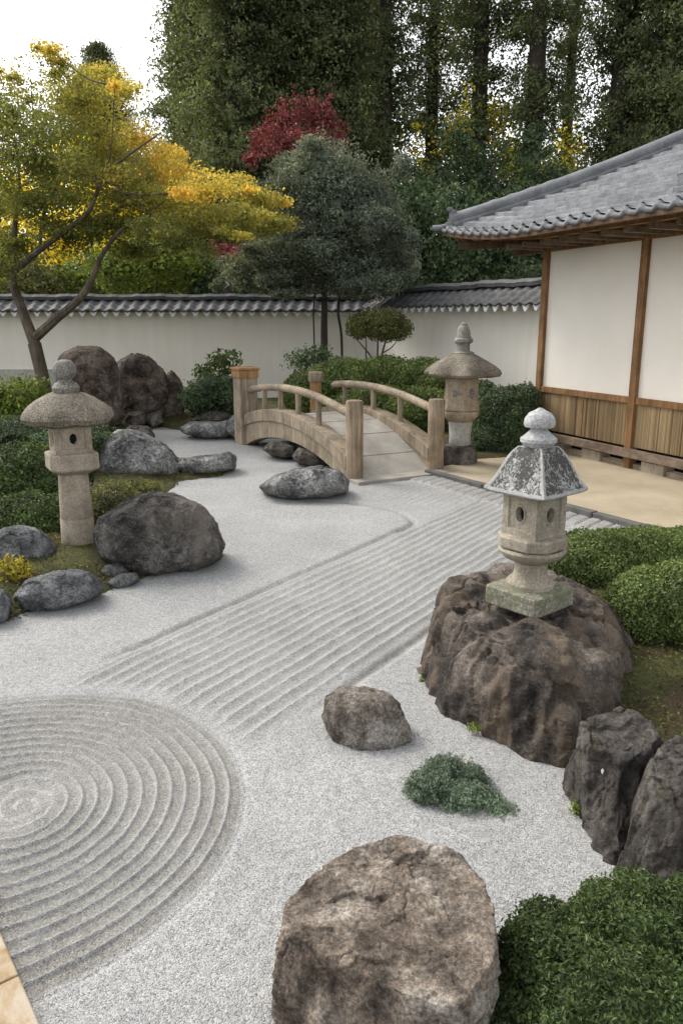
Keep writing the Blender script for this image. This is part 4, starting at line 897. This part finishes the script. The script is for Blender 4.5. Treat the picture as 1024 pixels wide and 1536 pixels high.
B = [pxblob(640, 1182, 3.28, 34, 24), pxblob(668, 1160, 3.42, 32, 24), pxblob(700, 1170, 3.4, 32, 24), pxblob(690, 1198, 3.25, 38, 26), pxblob(725, 1205, 3.25, 30, 22), pxblob(750, 1222, 3.18, 28, 18)]
shrub('juniper', 'low blue green juniper spreading on the gravel by the great boulder', 'shrub', B, .017, 2.4, LM['juniper'], .0, seed=8, width=.35, lump=.42, lf=4.5, jit=.9, core=.7, shell=.45)
# --- left garden
B = [pxblob(30, 722, 8.9, 80, 58), pxblob(-60, 720, 8.9, 70, 60), pxblob(95, 700, 9.4, 50, 40)]
shrub('shrub', 'dense dark shrub behind the left stone lantern', 'shrub', B, .042, 2.0, LM['box'], .0, seed=11, lump=.18, lf=2.5)
B = [pxblob(45, 782, 7.9, 72, 45), pxblob(-40, 790, 7.9, 50, 45), pxblob(110, 770, 8.2, 48, 38)]
shrub('shrub', 'dense dark shrub at the foot of the left lantern post, above the blue grey rock', 'shrub', B, .036, 2.0, LM['box'], .0, seed=12, lump=.18, lf=2.5)
B = [pxblob(178, 765, 7.9, 48, 38), pxblob(212, 742, 8.3, 34, 22), pxblob(150, 790, 7.7, 30, 30)]
shrub('shrub', 'yellowish low shrub between the left lantern and the dark boulder', 'shrub', B, .034, 1.8, LM['olive'], .0, seed=13, lump=.2, lf=3)
B = [pxblob(40, 652, 11.3, 70, 26), pxblob(105, 660, 11.0, 56, 26), pxblob(-60, 650, 11.3, 70, 34), pxblob(150, 655, 12.0, 30, 18)]
shrub('shrub', 'low spreading green shrub behind the left lantern cap', 'shrub', B, .045, 1.8, LM['dark'], .0, seed=14, lump=.25, lf=3)
B = [pxblob(8, 612, 14.0, 45, 42), pxblob(45, 600, 14.3, 34, 36), pxblob(-50, 610, 14, 50, 45), pxblob(70, 618, 14.6, 25, 30)]
shrub('shrub', 'feathery bright green shrub at the foot of the maple trunk', 'shrub', B, .07, 1.3, LM['bright'], .0, seed=15, lump=.45, lf=4, shell=.5, core=.6)
B = [pxblob(18, 855, 6.25, 30, 24), pxblob(-8, 868, 6.2, 26, 22), pxblob(36, 866, 6.3, 16, 16)]
shrub('plant', 'small plant with bright yellow and green leaves at the left edge', 'plant', B, .055, .9, LM['yellow'], .0, seed=16, lump=.3, lf=4, shell=.6, core=0, tsd=.35)
B = [pxblob(325, 588, 16.6, 45, 26), pxblob(298, 600, 16.4, 28, 22), pxblob(350, 595, 16.4, 24, 26)]
shrub('shrub', 'low dark shrub with sprawling shoots left of the far bridge post', 'shrub', B, .075, 1.6, LM['dark'], .0, seed=17, lump=.3, lf=3.5, shell=.4)
B = [pxblob(335, 545, 17.2, 28, 22), pxblob(308, 558, 17.2, 20, 14), pxblob(350, 535, 17.2, 14, 12)]
b0 = D(330, 600, 17.2)
shrub('shrub', 'loose upright shrub with glossy leaves against the white wall', 'shrub', B, .12, .75, LM['box'], None, seed=18, core=0, shell=.8, lump=.3, stems=[([b0, D(328, 570, 17.2), D(335, 545, 17.2)], .02, .008), ([b0, D(318, 572, 17.2), D(308, 556, 17.2)], .018, .007)])
# --- behind the bridge
B = [pxblob(520, 575, 17.3, 60, 38), pxblob(465, 590, 17.0, 45, 34), pxblob(580, 572, 17.2, 55, 38), pxblob(640, 578, 16.8, 50, 40), pxblob(560, 610, 16.0, 60, 32), pxblob(630, 615, 15.4, 55, 34)]
shrub('hedge_mound', 'large rolling clipped hedge behind the bridge handrails', 'hedge', B, .062, 2.0, LM['hedge'], .0, GH, 21, lump=.12, lf=3.5, shell=.22)
B = [pxblob(455, 540, 18.0, 28, 20), pxblob(480, 532, 18.2, 22, 14)]
shrub('shrub', 'sparse grey shrub under the thin trunk by the wall', 'shrub', B, .08, .7, LM['dark'], None, seed=22, core=0, shell=.8, lump=.4)
B = [pxblob(755, 635, 13.4, 48, 56), pxblob(722, 610, 13.8, 28, 40), pxblob(785, 625, 13.6, 26, 50), pxblob(735, 660, 13.2, 40, 32)]
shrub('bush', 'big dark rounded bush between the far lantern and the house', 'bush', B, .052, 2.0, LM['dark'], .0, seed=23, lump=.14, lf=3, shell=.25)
b0 = D(566, 560, 18.6)
B = [pxblob(568, 482, 18.6, 40, 20), pxblob(540, 490, 18.6, 22, 18), pxblob(598, 492, 18.6, 20, 18), pxblob(575, 498, 18.4, 26, 14)]
st = [([b0, D(573, 530, 18.6), D(582, 500, 18.6), D(592, 488, 18.6)], .03, .012), ([b0, D(566, 528, 18.6), D(566, 505, 18.6), D(560, 485, 18.6)], .03, .012), ([b0, D(556, 535, 18.6), D(540, 515, 18.6), D(528, 500, 18.6)], .026, .01), ([b0, D(550, 540, 18.6), D(549, 515, 18.6), D(547, 495, 18.6)], .024, .01), ([D(573, 530, 18.6), D(588, 520, 18.5), D(604, 498, 18.5)], .018, .008)]
shrub('cloud_pruned_tree', 'small cloud pruned tree with domed crown before the white wall', 'tree', B, .06, 1.5, LM['olive'], None, seed=24, core=.5, shell=.4, lump=.2, stems=st)
# moss and weeds at the feet of the rocks
for (px, py, Y, rx, rz, lab) in ((712, 1092, 3.85, 13, 8, 'yellow green weed at the foot of the great lantern boulder'), (866, 1214, float(G(866, 1222)[1]), 12, 18, 'yellow green weeds growing at the foot of the cleft rock with the white fleck'), (632, 1022, 4.5, 6, 8, 'tiny moss tuft at the left corner of the great lantern boulder')):
    shrub('weed', lab, 'weed', [pxblob(px, py, Y, rx, rz)], .016, .7, LM['bright'], None, seed=int(px), core=0, shell=.9, lump=.4)
def cover(name, label, poly, x0, x1, y0, y1, n, hfun, leaf, mat, seed, thr=-.3):
    rg = np.random.default_rng(seed); yy = y0*(y1/y0)**rg.random(n); xx = rg.uniform(x0, x1, n)
    keep = (sd_poly(xx, yy, poly) > -.03) & (fbm(np.c_[xx, yy, 0*xx]*2.2, 3, seed)+rg.normal(size=n)*.25 > thr); xx, yy = xx[keep], yy[keep]
    P = np.c_[xx, yy, hfun(xx, yy)+rg.uniform(.0, .03, len(xx))]; V, F = leaves(P, np.tile([0, 0, 1.], (len(P), 1)), leaf, .5, .75)
    tag(mesh_np(name, V, [F], mat, None, False, {'tint': np.repeat(np.clip(rg.normal(.5, .28, len(P)), 0, 1), 4), 'hue': np.repeat(np.clip(rg.normal(.3, .3, len(P)), 0, 1), 4)}), label, 'ground cover', None, 'stuff')
def bank_h(poly, hmax, slope, amp):
    def h(x, y):
        sd = sd_poly(x, y, poly); n3 = np.c_[x, y, 0*x]
        return np.where(sd > 0, hmax*(1-np.exp(-sd*slope/hmax)), sd*.5)+(fbm(n3*1.3, 3, 41)*amp+fbm(n3*9, 3, 42)*.02)*np.clip(sd*3+.3, 0, 1)
    return h
LM['moss'] = leaf_mat('leaf_moss', [(0, (.06, .045, .022)), (.3, (.085, .085, .03)), (.6, (.12, .135, .04)), (.85, (.18, .18, .055)), (1, (.22, .15, .08))], .15, 3.0, .5)
cover('ground_cover', 'patchy moss and weeds on the slope behind the right hand rocks', rpoly, .5, 4.5, 1.2, 7.4, 60000, bank_h(rpoly, .20, .6, .05), .022, LM['moss'], 95)
cover('ground_cover', 'patchy moss and weeds on the planted ground at the left', poly, -9, 0, 4.5, 18, 110000, bank_h(poly, .12, .4, .06), .032, LM['moss'], 96)
# ================================================================ TREES
def tree(name, label, trunk_pts, trunk_r, limbs, blobs, leaf, cover, mat, bark, cat='tree', group=None, hue=None, seed=1, **kw):
    base = np.array(trunk_pts[0], float); t = thing(name, label, cat, base, group)
    p = smooth_path(trunk_pts, 5); MB().tube(p, np.interp(np.linspace(0, 1, len(p)), np.linspace(0, 1, len(trunk_r)), trunk_r), 12).build('trunk', bark, t, True)
    for pts, rad in limbs:
        p = smooth_path(pts, 5); MB().tube(p, np.interp(np.linspace(0, 1, len(p)), np.linspace(0, 1, len(rad)), rad), 8).build('limb', bark, t, True)
    V, F, T, Hh = blob_leaves(blobs, leaf, cover, seed=seed, hue=hue, **kw)
    mesh_np('crown', V, F, mat, t, False, {'tint': T, 'hue': Hh}); return t
# golden maple at the left
Y = 17.5; k = mpx(D(60, 400, Y))
def L_(pts, dy=0): return [D(a, b, Y+dy*i/len(pts)) for i, (a, b) in enumerate(pts)]
trunk = [D(78, 650, Y), D(66, 575, Y), D(52, 515, Y)]
limbs = [(L_([(53, 517), (34, 465), (20, 420), (22, 345), (30, 280), (22, 200)], 1), [9*k, 7.5*k, 6.5*k, 4*k, 2.5*k, 1.2*k]),
 (L_([(55, 505), (85, 478), (118, 450), (138, 420), (152, 385), (182, 345), (225, 318), (260, 290)], -1.5), [8*k, 7*k, 6*k, 4.6*k, 3.4*k, 2.6*k, 1.8*k, .9*k]),
 (L_([(24, 405), (60, 375), (100, 345), (135, 315), (155, 265), (190, 235), (240, 200)], -2), [5.5*k, 4.5*k, 4*k, 3*k, 2.2*k, 1.6*k, 1*k]),
 (L_([(122, 330), (160, 325), (200, 300), (260, 285), (330, 300), (390, 320)], 1.5), [3*k, 2.5*k, 2*k, 1.6*k, 1.2*k, .8*k]),
 (L_([(60, 372), (66, 320), (88, 270), (95, 200)], 2), [3*k, 2.4*k, 1.6*k, .8*k])]
spec = [(140,250,90,60,.3),(60,240,90,70,.18),(210,290,80,50,.35),(300,330,70,30,.36),(75,75,26,10,.6),(150,110,40,16,.5),(190,135,30,16,.6),(25,115,55,26,.45),(80,108,50,24,.35),(125,150,60,32,.45),(60,165,70,36,.3),(-20,170,60,40,.25),(160,200,60,34,.42),(90,215,70,36,.22),(20,235,60,38,.15),(205,215,46,28,.62),(235,245,48,28,.66),(180,260,60,34,.36),(270,265,50,24,.66),(310,285,52,24,.62),(250,300,60,26,.52),(345,275,36,16,.55),(120,285,62,34,.2),(50,300,60,36,.1),(-30,290,60,44,.1),(390,300,40,18,.48),(360,320,46,18,.42),(415,335,34,13,.40),(310,330,54,22,.42),(240,345,56,22,.28),(170,335,54,24,.22),(95,355,52,26,.12),(20,365,50,30,.08),(280,370,44,14,.25),(345,350,40,14,.30),(390,345,30,11,.36),(200,375,40,16,.18),(-20,400,50,30,.1)]  # last value mixes autumn colour with backlight glow painted into the sprays
bl = []; hue = []
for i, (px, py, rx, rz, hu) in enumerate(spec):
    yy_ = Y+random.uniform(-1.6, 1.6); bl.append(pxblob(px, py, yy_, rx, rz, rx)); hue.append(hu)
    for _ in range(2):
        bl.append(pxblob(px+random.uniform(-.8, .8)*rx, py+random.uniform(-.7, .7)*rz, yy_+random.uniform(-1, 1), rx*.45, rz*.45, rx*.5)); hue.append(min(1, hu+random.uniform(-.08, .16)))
for i in range(26):
    b_ = bl[random.randrange(len(bl))]; q = random.choice(limbs)[0]; a0 = np.array(q[random.randrange(2, len(q))]); e_ = b_[0]; mid = (a0+e_)/2+np.array([random.uniform(-.2, .2), random.uniform(-.2, .2), random.uniform(-.25, .1)])
    if np.linalg.norm(e_-a0) < 3.2: limbs.append(([a0, mid, e_], [1.5*k, 1.0*k, .4*k]))
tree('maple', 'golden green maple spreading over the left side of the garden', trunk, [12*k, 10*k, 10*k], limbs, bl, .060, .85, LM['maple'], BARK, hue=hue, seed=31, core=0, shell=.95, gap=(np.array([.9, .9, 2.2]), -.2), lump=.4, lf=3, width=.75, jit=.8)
# grey-green tree before the wall
Y = 20.6; spec = [(485,255,66,40),(430,290,55,45),(545,295,60,50),(485,330,90,60),(575,360,46,50),(405,385,60,38),(500,400,84,40),(362,408,38,28),(560,415,50,28),(440,425,60,22),(540,430,60,22),(600,400,30,40)]
bl = [pxblob(a, b, Y+random.uniform(-.6, .6), c*.86, d*.88) for a, b, c, d in spec]
for a, b, c, d in list(spec):
    for _ in range(4): bl.append(pxblob(a+random.uniform(-1.02, 1.02)*c, b+random.uniform(-.95, .85)*d, Y+random.uniform(-1.6, .6), c*random.uniform(.22, .4), d*random.uniform(.22, .4)))
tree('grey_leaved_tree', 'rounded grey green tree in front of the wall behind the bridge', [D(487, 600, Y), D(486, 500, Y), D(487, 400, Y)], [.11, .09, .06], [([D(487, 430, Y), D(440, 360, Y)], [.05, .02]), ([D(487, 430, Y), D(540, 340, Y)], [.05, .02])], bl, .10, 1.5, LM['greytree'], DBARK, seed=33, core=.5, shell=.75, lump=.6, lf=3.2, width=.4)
for (px0, px1, y0) in ((513, 507, 545), (472, 470, 520)):
    o = MB().tube(smooth_path([D(px0, y0+30, 21), D(px0-1, 505, 21), D(px1, 470, 21), D(px1+2, 440, 21)], 4), .035 if px0 > 500 else .02, 7).build('bare_stem', DBARK, None, True)
    tag(o, 'leaning bare stem right of the grey green tree trunk' if px0 > 500 else 'thin straight bare stem left of the grey green tree trunk', 'stem')
# trees behind the wall
def bgtree(name, label, spec, Y, leaf, cover, mat, seed, group=None, trunk_px=None, **kw):
    bl = [pxblob(a, b, Y+random.uniform(-1, 1), c, d) for a, b, c, d in spec]; cx = trunk_px or np.mean([s[0] for s in spec]); cy = np.mean([s[1] for s in spec])
    b0 = D(cx, cy, Y); g0 = np.array([b0[0], b0[1], -.1])
    return tree(name, label, [g0, (g0+b0)/2, b0], [.16, .13, .08], [], bl, leaf, cover, mat, DBARK, group=group, seed=seed, **kw)
kw = dict(shell=.9, lump=.7, lf=4, core=0, width=.5)
bgtree('red_maple', 'dark red maple showing above the grey green tree', [(385,215,14,24),(405,200,12,30),(425,185,13,34),(448,172,12,32),(470,175,13,34),(492,185,13,34),(508,210,12,28),(440,215,50,24),(480,215,40,24),(375,238,14,12)], 27, .13, .75, LM['red'], 41, **kw)
bgtree('red_maple', 'small red maple glimpsed between the golden maple and the grey green tree', [(335,360,20,22),(345,385,22,18)], 24.6, .13, 1.0, LM['red'], 42, **kw)
GU = 'green trees behind the white wall'
bgtree('green_maple', 'bright green maple above the wall, beneath the golden maple', [(235,385,60,36),(180,400,60,40),(280,400,44,30),(225,425,70,26),(130,415,50,30)], 25.5, .12, 1.0, LM['bright'], 43, GU, shell=.6, lump=.45, lf=3, core=.5, width=.7)
bgtree('green_maple', 'yellowish green tree above the wall at the left edge', [(40,420,60,36),(-20,400,60,50),(95,430,50,26)], 25.5, .12, 1.0, LM['olive'], 44, GU, shell=.6, lump=.4, lf=3, core=.5, width=.7)
bgtree('broadleaf_tree', 'dark low tree above the wall, right of the bright green maple', [(310,420,44,36),(345,435,44,24)], 26.5, .14, 1.2, LM['dark'], 45, GU, shell=.5, lump=.35, lf=3, core=.6)
bgtree('broadleaf_tree', 'dark tree rising behind the right shoulder of the grey green tree', [(620,330,50,60),(600,400,60,46),(640,420,50,30)], 27, .15, 1.2, LM['dark'], 46, GU, shell=.5, lump=.35, lf=3, core=.6)
bgtree('broadleaf_tree', 'dark tree above the wall left of the house eave', [(700,370,56,60),(740,410,60,40),(680,425,40,24),(690,315,40,40)], 25.5, .15, 1.2, LM['dark'], 47, GU, shell=.5, lump=.35, lf=3, core=.6)
bgtree('broadleaf_tree', 'glossy dark tree under the house eave beside the corner post', [(785,395,40,36),(800,420,44,24),(850,360,50,60),(780,330,50,50)], 25, .15, 1.2, LM['dark'], 48, GU, shell=.5, lump=.35, lf=3, core=.6)
bgtree('broadleaf_tree', 'dark loose tree between the bare trunks above the house eave', [(640,290,44,40),(720,250,50,40),(760,290,60,40),(830,270,50,40),(690,210,30,30),(800,210,30,30)], 31, .17, .7, LM['dark'], 49, GU, shell=.8, lump=.5, lf=3, core=0)
GY = 'golden trees far behind the conifers'
kw = dict(shell=.8, lump=.45, lf=3, core=0, width=.7)
bgtree('golden_tree', 'golden tree glowing low between the conifers above the wall', [(650,260,34,50),(690,210,34,50),(636,335,34,44),(655,415,34,24),(760,250,20,40),(620,210,20,30),(700,150,20,30)], 32.5, .15, .36, LM['glow'], 51, GY, gap=(np.array([1.1, 1.1, 1.1]), .02), **kw)
bgtree('golden_tree', 'golden tree glowing behind the bare trunks above the roof', [(800,270,60,40),(760,230,40,40),(740,180,36,40),(850,230,30,40),(810,300,40,30)], 38, .2, .4, LM['glow'], 52, GY, **kw)
bgtree('golden_tree', 'golden tree glowing behind the left end of the wall', [(90,350,90,70),(20,300,60,70),(190,320,70,60),(110,250,60,50),(250,300,50,40)], 30, .17, .75, LM['glow'], 53, GY, **kw)
# tall conifers
GC = 'tall conifers behind the garden'
def conifer(px, Y, hw, ztop, zlow, tr, label, dens, seed, lean=0.0, clump=.8, leaf=.15, bare=0.0, name='conifer', bunch=1.0):
    c = D(px, 480, Y); b0 = np.array([c[0], Y, -.1]); top = np.array([c[0]+lean, Y, ztop])
    t = thing(name, label, 'tree', b0, GC)
    MB().tube([b0, b0*.5+top*.5, b0*.1+top*.9], [tr, tr*.8, tr*.3], 12).build('trunk', DBARK, t, True)
    rg = np.random.default_rng(seed); P = []; Nn = []
    hgt = ztop-zlow; n = int(hgt*hw*dens*2.6/bunch)
    for i in range(n):
        f = rg.random(); z = zlow+hgt*f; R = hw*min(1, (1-f)*3.2+.10)*(.55+.45*math.sin(z*1.7+seed)**2)*rg.uniform(.75, 1.15); a = rg.random()*2*math.pi
        d = np.array([math.cos(a), math.sin(a), 0]); m_ = int(62*bunch*rg.uniform(.6, 1.5)); L0 = R*(.25+.75*rg.random()**.6) 
        cc = np.array([c[0]+lean*f, Y, z])+d*L0; cc[2] -= .18*L0
        s_ = clump*rg.uniform(.55, 1.2); ta = rg.normal(size=m_)*.62*s_; q = rg.normal(size=(m_, 3))*np.array([.24, .24, .20])*s_+ta[:, None]*d; q[:, 2] -= .35*np.abs(ta)
        P.append(cc+q); Nn.append(np.repeat((d*.6+np.array([0, 0, .6]))[None], m_, 0))
    P = np.concatenate(P); Nn = np.concatenate(Nn); V, F = leaves(P, Nn, leaf, .55, .8, .8)
    mesh_np('crown', V, [F], LM['conifer'], t, False, {'tint': np.repeat(np.clip(RNG.normal(.5, .22, len(P)), 0, 1), 4), 'hue': np.zeros(len(V))})
    return t
conifer(316, 36, 1.6, 19, .5, .3, 'leftmost tall dark conifer, standing against the open sky', 9, 61)
conifer(360, 33, 1.8, 22, .5, .35, 'dense dark conifer next to the leftmost tall one', 12, 62)
conifer(420, 35, 2.1, 22, .5, .35, 'dense dark conifer rising directly behind the red maple', 12, 63)
conifer(495, 34, 1.9, 22, .5, .35, 'dense dark conifer rising above the grey green tree', 12, 64)
conifer(572, 36, 1.7, 23, .5, .42, 'conifer with a dark straight trunk right of the grey green tree', 8, 65)
conifer(640, 40, 1.8, 24, .5, .35, 'thin foliaged conifer with sky showing through, left of the paired trunks', 6.3, 66, bunch=2.2, clump=1.05)
conifer(706, 37, 1.7, 24, .5, .42, 'conifer with a dark trunk, left of the thickest bare trunk', 7.4, 67, bunch=2.2, clump=1.05)
conifer(784, 35, 1.5, 24, .5, .46, 'conifer with the thickest bare trunk, rising above the roof ridge', 6.3, 68, bunch=2.2, clump=1.05)
conifer(832, 40, 1.0, 24, .5, .30, 'slender conifer right of the thickest bare trunk with sky on both sides', 5.2, 69, bunch=2.2, clump=1.05)
conifer(905, 34, 1.5, 24, .5, .55, 'dark ivy clad conifer above the middle of the house roof', 11, 70)
conifer(985, 32, 2.0, 24, .5, .4, 'dense dark conifer at the right edge above the roof', 12, 71)
conifer(1060, 33, 2.2, 24, .5, .4, 'dense dark conifer cut off by the right edge', 11, 72)
conifer(174, 60, 3.0, float(D(172, 66, 60)[2]), 6, .3, 'small distant conifer tip standing alone in the sky above the maple', 14, 73, name='distant_conifer')
for i, (px, Y, lab) in enumerate(((305, 43, 'paler conifer far back, half hidden by the leftmost tall one'), (345, 45, 'conifer far back between the two leftmost dense ones'), (385, 44, 'conifer far back between the dense conifers left of the red maple'), (458, 45, 'conifer far back above the red maple'), (535, 44, 'conifer far back left of the first dark straight trunk'), (950, 44, 'conifer far back above the right part of the roof'))):
    conifer(px, Y, 2.3, 24 if i != 0 else 18, .5, .3, lab, 10 if i < 5 else 6, 90+i, leaf=.2)
# far wood that closes the horizon
bl = []
for i in range(34):
    px = -500+i*62; c = D(px, 400, 58+random.uniform(-4, 4)); bl.append(((c[0], c[1], random.uniform(1.5, 3.5)), (3.6, 3.0, random.uniform(4.2, 6.4))))
V, F, T, Hh = blob_leaves(bl, .34, .8, seed=81, core=.75, shell=.5, lump=.3, lf=3)
tag(mesh_np('far_wood', V, F, LM['far'], None, False, {'tint': T, 'hue': Hh}), 'dark far wood closing the view behind the trees', 'woods', None, 'stuff')
